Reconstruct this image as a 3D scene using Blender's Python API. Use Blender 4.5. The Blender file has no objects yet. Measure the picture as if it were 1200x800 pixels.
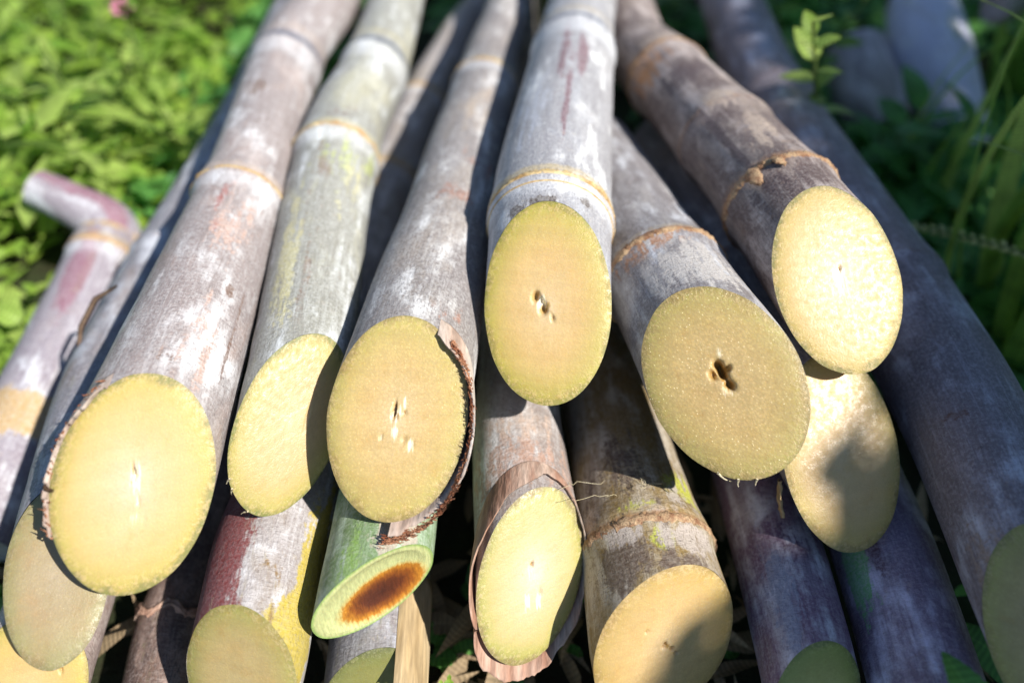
# A heap of freshly cut sugar canes lying on a weedy ground, seen from close above their cut ends.
import bpy, math, random
import numpy as np
rng = np.random.default_rng(7); random.seed(7)
S = bpy.context.scene; COL = S.collection
PI = math.pi
def R(d): return math.radians(d)

# ------------------------------------------------------------------ mesh helpers
def make_mesh(name, V, faces, mat, attrs=None, smooth=True, midx=None):
    """V (n,3); faces: list of int arrays (k,3|4)."""
    me = bpy.data.meshes.new(name)
    V = np.asarray(V, np.float32)
    loops = np.concatenate([np.asarray(f, np.int32).ravel() for f in faces])
    sizes = np.concatenate([np.full(len(f), np.asarray(f).shape[1], np.int32) for f in faces])
    starts = np.r_[0, np.cumsum(sizes)[:-1]].astype(np.int32)
    me.vertices.add(len(V)); me.vertices.foreach_set('co', V.ravel())
    me.loops.add(len(loops)); me.loops.foreach_set('vertex_index', loops)
    me.polygons.add(len(sizes)); me.polygons.foreach_set('loop_start', starts); me.polygons.foreach_set('loop_total', sizes)
    me.polygons.foreach_set('use_smooth', np.full(len(sizes), smooth))
    if midx is not None: me.polygons.foreach_set('material_index', np.asarray(midx, np.int32))
    for m in (mat if isinstance(mat, (list, tuple)) else [mat]): me.materials.append(m)
    for k, a in (attrs or {}).items():
        a = np.asarray(a, np.float32)
        if a.ndim == 2: me.attributes.new(k, 'FLOAT_VECTOR', 'POINT').data.foreach_set('vector', a.ravel())
        else: me.attributes.new(k, 'FLOAT', 'POINT').data.foreach_set('value', a)
    me.update(calc_edges=True); me.validate()
    return me
def obj(name, V, faces, mat, parent=None, attrs=None, smooth=True, origin=None, midx=None):
    V = np.asarray(V, float)
    if parent is not None: V = V - np.array(parent['_o'])
    elif origin is not None: V = V - np.array(origin)
    o = bpy.data.objects.new(name, make_mesh(name, V, faces, mat, attrs, smooth, midx))
    COL.objects.link(o)
    if parent is not None: o.parent = parent; o['_o'] = list(parent['_o'])
    elif origin is not None: o.location = origin
    return o
def sub(name, V, faces, mat, part, attrs=None, smooth=True):
    return obj(name, V, faces, mat, part, attrs, smooth)
def tag(o, label, cat, group=None, kind=None):
    if label: o['label'] = label
    if cat: o['category'] = cat
    if group: o['group'] = group
    if kind: o['kind'] = kind
    return o
def thing(name, loc, label, cat, group=None):
    o = bpy.data.objects.new(name, None); COL.objects.link(o); o.empty_display_size = .01
    o.location = loc; o['_o'] = [float(q) for q in loc]
    return tag(o, label, cat, group)
def grid_faces(n, m, wrap=True, flip=False):
    i = np.arange(n-1)[:, None]; j = np.arange(m if wrap else m-1)[None]
    a = i*m+j; b = i*m+(j+1) % m; c = (i+1)*m+(j+1) % m; d = (i+1)*m+j
    q = np.stack([a, d, c, b] if flip else [a, b, c, d], -1).reshape(-1, 4)
    return q
def tube(P, r, m=8, flat=1.0):
    """closed tapered tube through points P."""
    P = np.asarray(P, float); n = len(P); T = np.gradient(P, axis=0); T /= np.linalg.norm(T, axis=1)[:, None]+1e-12
    up = np.array([0, 0, 1.]) if abs(T[:, 2]).mean() < .8 else np.array([1., 0, 0])
    e1 = np.cross(T, up); e1 /= np.linalg.norm(e1, axis=1)[:, None]+1e-12; e2 = np.cross(e1, T)
    th = np.linspace(0, 2*PI, m, endpoint=False); r = np.broadcast_to(np.asarray(r, float), (n,))
    V = P[:, None]+r[:, None, None]*(np.cos(th)[None, :, None]*e1[:, None]+flat*np.sin(th)[None, :, None]*e2[:, None])
    V = np.vstack([V.reshape(-1, 3), P[:1], P[-1:]]); k = n*m
    j = np.arange(m)
    F = [grid_faces(n, m, True, True), np.stack([np.full(m, k), (j+1) % m, j], -1), np.stack([np.full(m, k+1), (n-1)*m+j, (n-1)*m+(j+1) % m], -1)]
    return V, F
def join(parts):
    V = []; Q = []; T = []; o = 0
    for v, F in parts:
        V.append(v)
        for f in F: (Q if f.shape[1] == 4 else T).append(f+o)
        o += len(v)
    out = []
    if Q: out.append(np.vstack(Q))
    if T: out.append(np.vstack(T))
    return np.vstack(V), out
def curve(pts):
    P = np.array(pts, float); n = len(P); sk = np.r_[0, np.cumsum(np.linalg.norm(np.diff(P, axis=0), axis=1))]
    T = np.zeros_like(P); T[0] = (P[1]-P[0])/(sk[1]-sk[0]); T[-1] = (P[-1]-P[-2])/(sk[-1]-sk[-2])
    for i in range(1, n-1): T[i] = (P[i+1]-P[i-1])/(sk[i+1]-sk[i-1])
    def ev(s):
        s = np.asarray(s, float); i = np.clip(np.searchsorted(sk, s, side='right')-1, 0, n-2); h = sk[i+1]-sk[i]
        t0 = (s-sk[i])/h; t = np.clip(t0, 0, 1)[..., None]; hh = h[..., None]
        X = (2*t**3-3*t**2+1)*P[i]+(t**3-2*t**2+t)*hh*T[i]+(-2*t**3+3*t**2)*P[i+1]+(t**3-t**2)*hh*T[i+1]
        return X+np.minimum(t0, 0)[..., None]*hh*T[0]+np.maximum(t0-1, 0)[..., None]*hh*T[-1]
    return ev, sk
def wob(th, s, seed, amp, fs=60., kmax=5):
    """smooth random field on a cane's surface, periodic in th; s in metres."""
    g = np.random.default_rng(seed); o = 0*th*s
    for k in range(1, kmax+1):
        for _ in range(2):
            o = o+g.normal()*np.cos(k*th+g.uniform(0, 6.28)+s*g.normal()*fs)/k
    return amp*o/2.2

# ------------------------------------------------------------------ material helpers
class NT:
    def __init__(s, name):
        s.m = bpy.data.materials.new(name); s.m.use_nodes = True; s.t = s.m.node_tree; s.t.nodes.clear()
        s.out = s.t.nodes.new('ShaderNodeOutputMaterial')
    def n(s, ty, **kw):
        nd = s.t.nodes.new('ShaderNode'+ty)
        for k, v in kw.items(): setattr(nd, k, v)
        return nd
    def put(s, sock, v):
        if hasattr(v, 'is_output'): s.t.links.new(v, sock)
        elif v is not None:
            if isinstance(v, (tuple, list)) and len(v) == 3 and sock.type == 'RGBA': v = (*v, 1)
            sock.default_value = v
    def attr(s, name, vec=False):
        nd = s.n('Attribute', attribute_name=name); return nd.outputs['Vector' if vec else 'Fac']
    def math(s, op, a, b=0., clamp=False):
        nd = s.n('Math', operation=op, use_clamp=clamp); s.put(nd.inputs[0], a); s.put(nd.inputs[1], b); return nd.outputs[0]
    def vmul(s, v, k):
        nd = s.n('VectorMath', operation='MULTIPLY'); s.put(nd.inputs[0], v); nd.inputs[1].default_value = k; return nd.outputs[0]
    def noise(s, v, scale, detail=3., rough=.55, dist=0.):
        nd = s.n('TexNoise'); s.put(nd.inputs['Vector'], v)
        nd.inputs['Scale'].default_value = scale; nd.inputs['Detail'].default_value = detail; nd.inputs['Roughness'].default_value = rough
        nd.inputs['Distortion'].default_value = dist; return nd.outputs['Fac']
    def vor(s, v, scale, feat='F1', rnd=1.):
        nd = s.n('TexVoronoi', feature=feat); s.put(nd.inputs['Vector'], v); nd.inputs['Scale'].default_value = scale
        nd.inputs['Randomness'].default_value = rnd; return nd
    def step(s, x, a, b, lo=0., hi=1.):
        nd = s.n('MapRange', interpolation_type='SMOOTHSTEP'); s.put(nd.inputs[0], x)
        nd.inputs[1].default_value = a; nd.inputs[2].default_value = b; nd.inputs[3].default_value = lo; nd.inputs[4].default_value = hi; return nd.outputs[0]
    def mix(s, f, a, b, mode='MIX'):
        nd = s.n('Mix', data_type='RGBA', blend_type=mode); s.put(nd.inputs['Factor'], f)
        A = [q for q in nd.inputs if q.name == 'A' and q.type == 'RGBA'][0]; B = [q for q in nd.inputs if q.name == 'B' and q.type == 'RGBA'][0]
        s.put(A, a); s.put(B, b); return [q for q in nd.outputs if q.type == 'RGBA'][0]
    def scale(s, c, f):
        nd = s.n('VectorMath', operation='SCALE'); s.put(nd.inputs[0], c); s.put(nd.inputs['Scale'], f); return nd.outputs[0]
    def ramp(s, x, stops):
        nd = s.n('ValToRGB'); cr = nd.color_ramp; s.put(nd.inputs[0], x)
        while len(cr.elements) < len(stops): cr.elements.new(.5)
        for e, (p, c) in zip(cr.elements, stops): e.position = p; e.color = (*c, 1)
        return nd.outputs[0]
    def bump(s, h, dist, strength=1., normal=None):
        nd = s.n('Bump'); s.put(nd.inputs['Height'], h); nd.inputs['Distance'].default_value = dist; nd.inputs['Strength'].default_value = strength
        if normal is not None: s.put(nd.inputs['Normal'], normal)
        return nd.outputs[0]
    def bsdf(s, color, rough=.6, normal=None, spec=.4, sss=0., rad=(.004, .002, .0008), **kw):
        b = s.n('BsdfPrincipled'); s.put(b.inputs['Base Color'], color); s.put(b.inputs['Roughness'], rough)
        b.inputs['Specular IOR Level'].default_value = spec
        if normal is not None: s.put(b.inputs['Normal'], normal)
        if sss: b.inputs['Subsurface Weight'].default_value = sss; b.inputs['Subsurface Radius'].default_value = rad; b.inputs['Subsurface Scale'].default_value = 1.
        for k, v in kw.items(): s.put(b.inputs[k], v)
        s.t.links.new(b.outputs[0], s.out.inputs[0]); return b

def rind_mat(name, wax, under, cover=.5, dark=(.06, .05, .05), spots=.5, pcol=((.14, .05, .05), (.3, .3, .08), (.2, .1, .05)),
             waxband=(.74, .76, .79), root=(.5, .38, .2), ring=(.5, .22, .04), kcol=(.10, .12, .17), rough=.62, streak=.35, crack=.5, off=0., pw=.25):
    """waxy cane rind: bloom over a tinted skin, long streaks, specks, stains with a shape of their own, node bands."""
    t = NT(name); v = t.attr('cc', True)
    wax = tuple(min(.82, q*k) for q, k in zip(wax, (1.36, 1.40, 1.46))); under = tuple(q*k for q, k in zip(under, (.76, .78, .82)))
    nd = t.n('VectorMath', operation='ADD'); t.put(nd.inputs[0], v); nd.inputs[1].default_value = (off, off*.7, off*1.3); v = nd.outputs[0]
    vs = t.vmul(v, (1, 1, .13)); vt = t.vmul(v, (.55, .55, 1.8))
    n1 = t.noise(v, .9, 4, .6); n2 = t.noise(vs, 3.2, 4, .6); n3 = t.noise(v, 9, 4, .65); n4 = t.noise(t.vmul(v, (1, 1, .3)), 20, 3, .6); n5 = t.noise(v, 3.2, 5, .7, .6)
    cov = t.math('ADD', t.math('MULTIPLY', n1, .45), t.math('ADD', t.math('MULTIPLY', n2, .35), t.math('MULTIPLY', n5, .20)))
    big = t.noise(t.vmul(v, (1, 1, .45)), .75, 3, .5, .4)
    cov = t.math('ADD', cov, t.math('MULTIPLY', t.math('SUBTRACT', big, .5), .75))
    blush = t.step(t.noise(t.vmul(v, (.8, .8, .4)), .8, 4, .6, .5), .50, .68, 0, .65)
    c = t.mix(t.step(cov, .66-.2*cover, .34-.2*cover+.06), under, wax)
    c = t.mix(blush, c, t.mix(t.step(n2, .35, .65, 0, .35), tuple(.8*q for q in pcol[2]), wax))
    c = t.mix(t.step(n3, .40, .72, 0, .35), c, t.mix(.5, wax, (.58, .57, .55)))
    c = t.mix(t.step(t.noise(vs, 2.2, 4, .6), .50, .72, 0, .45), c, t.mix(.75, wax, under))
    dirt = t.math('MULTIPLY', t.step(t.noise(vs, 1.6, 5, .7), .51, .66, 0, .45), t.step(t.noise(vs, 13, 4, .7), .40, .60))
    c = t.mix(dirt, c, t.mix(.5, under, dark))
    wr = t.math('MULTIPLY', t.step(t.noise(t.vmul(v, (.8, .8, 1.5)), 11, 3, .7, 1.2), .50, .60), t.step(n5, .42, .60, 0, crack))
    c = t.mix(t.math('MULTIPLY', wr, .55), c, t.mix(.3, under, dark))
    lg = t.noise(t.vmul(v, (1, 1, .035)), 6.5, 4, .65); lg2 = t.noise(t.vmul(v, (1, 1, .05)), 15, 3, .6)
    c = t.mix(t.step(lg, .52, .68, 0, .10+streak*.35), c, t.mix(.55, under, wax)); c = t.mix(t.step(lg, .47, .32, 0, .2), c, t.mix(.2, wax, (.62, .64, .66)))
    c = t.mix(t.step(lg2, .57, .66, 0, streak*.35), c, t.mix(.45, dark, under))
    # stains, plus one painted shadow band
    for k, pc in zip(('pa', 'pb', 'pc'), pcol):
        m = t.math('ADD', t.attr(k), t.math('MULTIPLY', t.math('SUBTRACT', t.math('ADD', t.math('MULTIPLY', n2, .55), t.math('MULTIPLY', n5, .45)), .5), 2.6))
        gate = t.step(t.attr(k), .02, .2)
        c = t.mix(t.math('MULTIPLY', t.step(m, .36, .62, 0, .92), gate), c, t.mix(t.step(n3, .35, .65, .0, pw), pc, wax))
    # node bands
    nb = t.math('ADD', t.math('MULTIPLY', t.math('SUBTRACT', n5, .5), .9), t.math('MULTIPLY', t.math('SUBTRACT', n3, .5), .5))
    rd = t.vor(t.vmul(v, (1, 1, 1.2)), 5.2); rootdot = t.math('MULTIPLY', t.step(rd.outputs['Distance'], .34, .20), t.step(t.attr('nr'), .3, .7))
    for k, pc, am in (('nw', waxband, .5), ('nr', root, .6), ('nk', kcol, .8), ('no', ring, .8)):
        c = t.mix(t.step(t.math('ADD', t.attr(k), t.math('MULTIPLY', nb, 1.5)), .1, 1.1, 0, am), c, pc)
    c = t.mix(t.math('MULTIPLY', rootdot, .55), c, t.mix(.4, dark, root))
    # specks, streaks, fine scratches
    sp = t.step(t.noise(v, 5.5, 3, .6), .66, .74, 0, spots)
    c = t.mix(sp, c, dark)
    sp2 = t.step(t.noise(vt, 7.5, 3, .7, .8), .64, .72, 0, crack)
    c = t.mix(sp2, c, t.mix(.5, dark, under))
    line = t.step(n4, .52, .66, 0, streak)
    c = t.mix(line, c, t.mix(.35, dark, under))
    scr = t.math('MULTIPLY', t.step(t.noise(t.vmul(v, (.25, .25, 2.4)), 7, 3, .6, .7), .60, .68), t.step(n1, .45, .6))
    c = t.mix(t.math('MULTIPLY', scr, crack*.8), c, t.mix(.4, dark, under))
    pin = t.vor(v, 6.5); pinm = t.math('MULTIPLY', t.step(pin.outputs['Distance'], .16, .06), t.step(n2, .45, .62)); c = t.mix(t.math('MULTIPLY', pinm, spots), c, dark)
    smu = t.math('MULTIPLY', t.step(t.noise(vs, 1.3, 5, .75, 1.), .55, .66), t.step(n3, .38, .62)); c = t.mix(t.math('MULTIPLY', smu, .75), c, t.mix(.5, tuple(.6*q for q in pcol[1]), under))
    c = t.scale(c, t.step(t.noise(v, 40, 2, .5), .25, .75, .90, 1.06))
    h = t.math('ADD', t.math('MULTIPLY', n3, .5), t.math('ADD', t.math('MULTIPLY', n4, .35), t.math('MULTIPLY', t.noise(vt, 6, 4, .65, .5), .8)))
    h = t.math('SUBTRACT', h, t.math('MULTIPLY', sp2, .35))
    t.bsdf(c, t.step(n5, .3, .7, rough-.18, rough+.10), t.bump(h, .0006, .85), spec=.5)
    return t.m

def face_mat(name, centre, body, edge, rim, stain=(.45, .28, .10), stain_amt=0., fleck=.5, grain=.25, off=0., hole=(.34, .19, .045), rough=.5, fleck_col=None, mott=.3, gain=1.):
    """cut flesh: pale core, juicy body, greener towards the rind; vascular bundles as fine dots; saw streaks."""
    t = NT(name); v = t.attr('fx', True)
    fm = lambda q: (q[0]*.82*gain, q[1]*.755*gain, q[2]*.78*gain)
    centre, body, stain = fm(centre), fm(body), fm(stain); edge, rim = ((q[0]*.76*gain, q[1]*.735*gain, q[2]*.74*gain) for q in (edge, rim))
    nd = t.n('VectorMath', operation='ADD'); t.put(nd.inputs[0], v); nd.inputs[1].default_value = (off, off*1.7, off*.3); v = nd.outputs[0]
    rad = t.attr('rad'); n1 = t.noise(v, 1.1, 4, .6); n2 = t.noise(v, 5, 4, .6); n3 = t.noise(v, 17, 3, .6)
    r2 = t.math('ADD', rad, t.math('ADD', t.math('MULTIPLY', t.math('SUBTRACT', n1, .5), .30), t.math('MULTIPLY', t.math('SUBTRACT', n2, .5), .16)))
    mid = tuple(.5*a+.5*b for a, b in zip(body, edge))
    c = t.ramp(r2, [(0., centre), (.26, tuple(.35*a+.65*b for a, b in zip(centre, body))), (.52, body), (.76, mid), (.90, edge), (.955, tuple(.8*b for b in edge)), (.985, rim)])
    c = t.mix(t.step(n1, .42, .70, 0, stain_amt), c, stain)
    c = t.mix(t.step(n2, .35, .7, 0, mott), c, tuple(q*.78 for q in body))
    vo = t.vor(v, 11.5); dist = vo.outputs['Distance']; cell = t.n('SeparateColor'); t.put(cell.inputs[0], vo.outputs['Color'])
    dot = t.math('MULTIPLY', t.math('MULTIPLY', t.step(dist, .26, .08), t.step(cell.outputs[0], .35, .75)), t.step(t.noise(v, 1.4, 3, .6), .38, .62, .15, 1.))
    lightc = fleck_col or tuple(min(1, q*1.35+.06) for q in body)
    c = t.mix(t.math('MULTIPLY', dot, fleck), c, lightc)
    c = t.mix(t.math('MULTIPLY', t.step(dist, .38, .62), fleck*.45), c, tuple(q*.68 for q in body))
    vs = t.vmul(v, (1, .10, 1)); st = t.noise(vs, 3.5, 3, .5)
    fray = t.math('MULTIPLY', t.step(r2, .80, .95), t.step(t.noise(v, 8, 3, .7), .47, .62))
    c = t.mix(t.math('MULTIPLY', fray, .35), c, tuple(min(1, q*1.12+.05) for q in body))
    c = t.scale(c, t.step(st, .3, .7, 1-grain*.10, 1+grain*.06))
    c = t.scale(c, t.step(n3, .25, .75, .96, 1.03))
    cut = t.noise(t.vmul(v, (.10, 1, 1)), 2.6, 4, .65, .3)   # blade marks across the face
    c = t.scale(c, t.step(cut, .35, .65, 1-.025-grain*.08, 1.015))
    blot = t.noise(v, 1.9, 5, .7, .8); c = t.mix(t.step(blot, .55, .72, 0, .30+.4*stain_amt), c, tuple(a*b for a, b in zip(body, (.80, .68, .50))))
    spk = t.step(t.noise(v, 26, 2, .6), .68, .76, 0, .45); c = t.mix(spk, c, (.24, .15, .05))
    c = t.mix(t.step(t.math('ADD', t.attr('pith'), t.math('MULTIPLY', t.math('SUBTRACT', n2, .5), .35)), .04, .45, 0, .45), c, tuple(a*b for a, b in zip(body, (.72, .55, .35))))
    c = t.mix(t.step(t.math('ADD', t.attr('pith'), t.math('MULTIPLY', t.math('SUBTRACT', n3, .5), .5)), .25, .8), c, hole)
    c = t.mix(t.step(t.math('ADD', t.attr('pale'), t.math('MULTIPLY', t.math('SUBTRACT', t.noise(vs, 12, 3, .7), .5), 1.6)), .4, .8, 0, .75), c, (.92, .88, .68))
    h = t.math('ADD', t.math('MULTIPLY', n3, .55), t.math('ADD', t.math('MULTIPLY', dot, .7*fleck), t.math('MULTIPLY', st, .06)))
    h = t.math('ADD', t.math('ADD', h, t.math('ADD', t.math('MULTIPLY', n2, .7), t.math('MULTIPLY', cut, .5))), t.math('MULTIPLY', fray, .35))
    t.bsdf(c, t.step(n2, .3, .7, rough-.2, rough+.12), t.bump(h, .00022, .7), spec=.5, sss=.25, rad=(.0035, .0022, .0007))
    return t.m

def fibre_mat(name, c1, c2, scale=60., stretch=(1, 1, 1), dist=.0006, rough=.75, dark=.35, trans=0.):
    """dry fibrous / crusty matter in object space."""
    t = NT(name); co = t.n('TexCoord').outputs['Object']
    v = t.vmul(co, stretch)
    a = t.noise(v, scale, 5, .65); b = t.noise(v, scale*6, 4, .65)
    c = t.mix(t.step(a, .35, .66), c1, c2); c = t.scale(c, t.step(b, .3, .7, 1-dark, 1.15))
    t.bsdf(c, rough, t.bump(t.math('ADD', a, b), dist, .9), spec=.25)
    return t.m

def leaf_mat(name, c1, c2, trans=.45, rough=.45):
    t = NT(name); tint = t.attr('tint'); lv = t.attr('lv', True)
    sp = t.n('SeparateXYZ'); t.put(sp.inputs[0], lv)
    c = t.mix(tint, c1, c2)
    vein = t.step(t.math('ABSOLUTE', sp.outputs[0]), .10, .02, 0, .35)
    c = t.mix(vein, c, tuple(min(1, q*1.7+.02) for q in c2))
    w = t.n('TexWave', wave_type='BANDS', bands_direction='Y'); t.put(w.inputs['Vector'], lv); w.inputs['Scale'].default_value = 1.6; w.inputs['Distortion'].default_value = 2.
    c = t.scale(c, t.step(w.outputs['Fac'], .2, .8, .85, 1.1))
    co = t.n('TexCoord').outputs['Object']; c = t.scale(c, t.step(t.noise(co, 90, 3), .3, .7, .72, 1.15))
    b = t.bsdf(c, rough, t.bump(w.outputs['Fac'], .0004, .4), spec=.4)
    tr = t.n('BsdfTranslucent'); t.put(tr.inputs[0], t.mix(.5, c, t.scale(c, 1.6)))
    mx = t.n('MixShader'); mx.inputs[0].default_value = trans
    t.t.links.new(b.outputs[0], mx.inputs[1]); t.t.links.new(tr.outputs[0], mx.inputs[2]); t.t.links.new(mx.outputs[0], t.out.inputs[0])
    return t.m
# cane axes (metres): points from the cut end backwards, radii, slant of the cut, nodes
CANES = {
 'A': {'pts': [[-0.1084, 0.113, 0.07], [-0.11, 0.2559, 0.07], [-0.1135, 0.3686, 0.07], [-0.105, 0.4294, 0.07], [-0.105, 0.6494, 0.07]], 'rad': [0.0216, 0.0164, 0.0164, 0.0164, 0.0159], 't1': 0.332, 't2': 1.097, 'nodes': [(0.1275, 'o'), (0.239, 'k')]},
 'B': {'pts': [[-0.0703, 0.1387, 0.062], [-0.0773, 0.2923, 0.066], [-0.0699, 0.3584, 0.066], [-0.0673, 0.4387, 0.066], [-0.0673, 0.6587, 0.066]], 'rad': [0.0168, 0.0178, 0.016, 0.0151, 0.0146], 't1': 0.91, 't2': 1.149, 'nodes': [(0.1379, 'o'), (0.2174, 'k')]},
 'C': {'pts': [[-0.0348, 0.1342, 0.072], [-0.0215, 0.2751, 0.062], [-0.0121, 0.3811, 0.054], [-0.0011, 0.4758, 0.05], [-0.0011, 0.6958, 0.05]], 'rad': [0.0214, 0.0183, 0.0155, 0.0146, 0.0142], 't1': 0.08, 't2': 1.118, 'nodes': [(0.2209, 'o')]},
 'D': {'pts': [[0.0117, 0.1695, 0.084], [0.016, 0.2354, 0.084], [0.0338, 0.376, 0.08], [0.0383, 0.4062, 0.08], [0.0383, 0.6262, 0.08]], 'rad': [0.0207, 0.0221, 0.0182, 0.0178, 0.0173], 't1': -0.067, 't2': 1.204, 'nodes': [(0.0398, 'y'), (0.1728, 'k')]},
 'E': {'pts': [[0.0641, 0.1413, 0.08], [0.0529, 0.2236, 0.062], [0.0401, 0.3151, 0.044]], 'rad': [0.0228, 0.0205, 0.0201], 't1': -0.427, 't2': 0.809, 'nodes': [(0.0568, 'c')]},
 'F': {'pts': [[0.1052, 0.1759, 0.09], [0.0951, 0.2412, 0.083], [0.0861, 0.2893, 0.077], [0.0754, 0.3513, 0.067], [0.0676, 0.4044, 0.058], [0.0676, 0.6244, 0.058]], 'rad': [0.0208, 0.0193, 0.0191, 0.0187, 0.0179, 0.0174], 't1': -0.101, 't2': 1.13, 'nodes': [(0.0436, 'c'), (0.0942, 'b'), (0.1671, 'o')]},
 'N': {'pts': [[0.1074, 0.1357, 0.051], [0.0911, 0.2468, 0.042], [0.0821, 0.3531, 0.024]], 'rad': [0.0205, 0.0189, 0.0174], 't1': 0.073, 't2': 1.218, 'nodes': [(0.0854, 'b')]},
 'L': {'pts': [[0.0065, 0.1033, 0.03], [0.0019, 0.168, 0.03], [0.0068, 0.4761, 0.016], [0.0068, 0.6961, 0.016]], 'rad': [0.0182, 0.0158, 0.0131, 0.0127], 't1': 0.573, 't2': 1.093},
 'M': {'pts': [[0.0475, 0.0842, 0.022], [0.0425, 0.1457, 0.018], [0.0353, 0.2313, 0.004]], 'rad': [0.0237, 0.0197, 0.0178], 't1': 0.284, 't2': 0.547, 'nodes': [(0.0305, 'c')]},
 'G': {'pts': [[-0.1368, 0.0973, 0.042], [-0.1571, 0.1846, 0.03], [-0.1561, 0.3072, 0.024], [-0.1558, 0.4143, 0.02], [-0.1558, 0.6343, 0.02]], 'rad': [0.0143, 0.0156, 0.015, 0.0136, 0.0132], 't1': 0.264, 't2': 1.541, 'nodes': [(0.1593, 'b')]},
 'H': {'pts': [[-0.1497, 0.0758, 0.012], [-0.1563, 0.1359, 0.004], [-0.1609, 0.2933, -0.004]], 'rad': [0.0163, 0.0155, 0.0139], 't1': 0.165, 't2': 0.885},
 'I': {'pts': [[-0.0805, 0.0729, 0.022], [-0.0807, 0.1229, 0.022], [-0.0627, 0.3599, 0.014], [-0.0305, 0.5244, 0.014], [-0.0005, 0.5944, 0.014]], 'rad': [0.0174, 0.0184, 0.0148, 0.0125, 0.0125], 't1': -0.201, 't2': 0.904, 'nodes': [(0.3383, 'o'), (0.2564, 'y')]},
 'J': {'pts': [[-0.0426, 0.0964, 0.032], [-0.0419, 0.1453, 0.03], [-0.0404, 0.2044, 0.028]], 'rad': [0.017, 0.017, 0.0162], 't1': 0.732, 't2': 0.055},
 'K': {'pts': [[-0.0443, 0.0745, 0.0], [-0.0467, 0.1228, -0.004], [-0.0496, 0.177, -0.006]], 'rad': [0.0165, 0.0165, 0.0165], 't1': 0.262, 't2': 0.53},
 'O': {'pts': [[0.0907, 0.0676, 0.018], [0.0931, 0.1168, 0.012], [0.094, 0.1889, 0.002]], 'rad': [0.0142, 0.0153, 0.0149], 't1': 0.262, 't2': 0.834, 'nodes': []},
 'P': {'pts': [[0.124, 0.0525, 0.02], [0.129, 0.1206, 0.014], [0.1282, 0.1888, 0.008]], 'rad': [0.0159, 0.0169, 0.0166], 't1': -0.063, 't2': 0.773},
 'Q': {'pts': [[0.1498, 0.0777, 0.05], [0.153, 0.1662, 0.05], [0.1383, 0.3702, 0.045], [0.1413, 0.4874, 0.045], [0.1413, 0.7074, 0.045]], 'rad': [0.0173, 0.0199, 0.0199, 0.0182, 0.0177], 't1': -0.359, 't2': 1.262, 'nodes': [(0.1342, 'b'), (0.278, 'b')]},
 'S': {'pts': [[-0.2085, 0.1316, -0.008], [-0.2079, 0.18, -0.004], [-0.2066, 0.2416, 0.0], [-0.2073, 0.2932, 0.006], [-0.208, 0.305, 0.007]], 'rad': [0.0163, 0.0165, 0.017, 0.0145, 0.0058], 't1': 0, 't2': 0, 'nodes': [(0.1501, 'o')]},
 'SU': {'pts': [[-0.2015, 0.2888, 0.0], [-0.2095, 0.3025, 0.009], [-0.2244, 0.3079, 0.017], [-0.2449, 0.315, 0.023]], 'rad': [0.0128, 0.0133, 0.011, 0.0097], 't1': 0, 't2': 0},
 'T': {'pts': [[-0.12, 0.075, -0.012], [-0.1229, 0.1068, -0.012], [-0.121, 0.1382, -0.014], [-0.1161, 0.2023, -0.016]], 'rad': [0.0114, 0.0115, 0.0104, 0.0097], 't1': 0, 't2': 0},
 'W': {'pts': [[0.2923, 0.5342, 0.02], [0.2808, 0.4723, 0.012], [0.2859, 0.43, -0.004], [0.2966, 0.4155, -0.02]], 'rad': [0.0226, 0.0251, 0.0182, 0.0133], 't1': 0, 't2': 0},
 'Y': {'pts': [[0.2369, 0.4936, 0.006], [0.2376, 0.4601, -0.006], [0.2467, 0.4406, -0.02]], 'rad': [0.0219, 0.0242, 0.0201], 't1': 0, 't2': 0},
 'Z': {'pts': [[0.3297, 0.5088, 0.03], [0.3869, 0.5361, 0.03]], 'rad': [0.0105, 0.0103], 't1': 0, 't2': 0},
}
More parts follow.
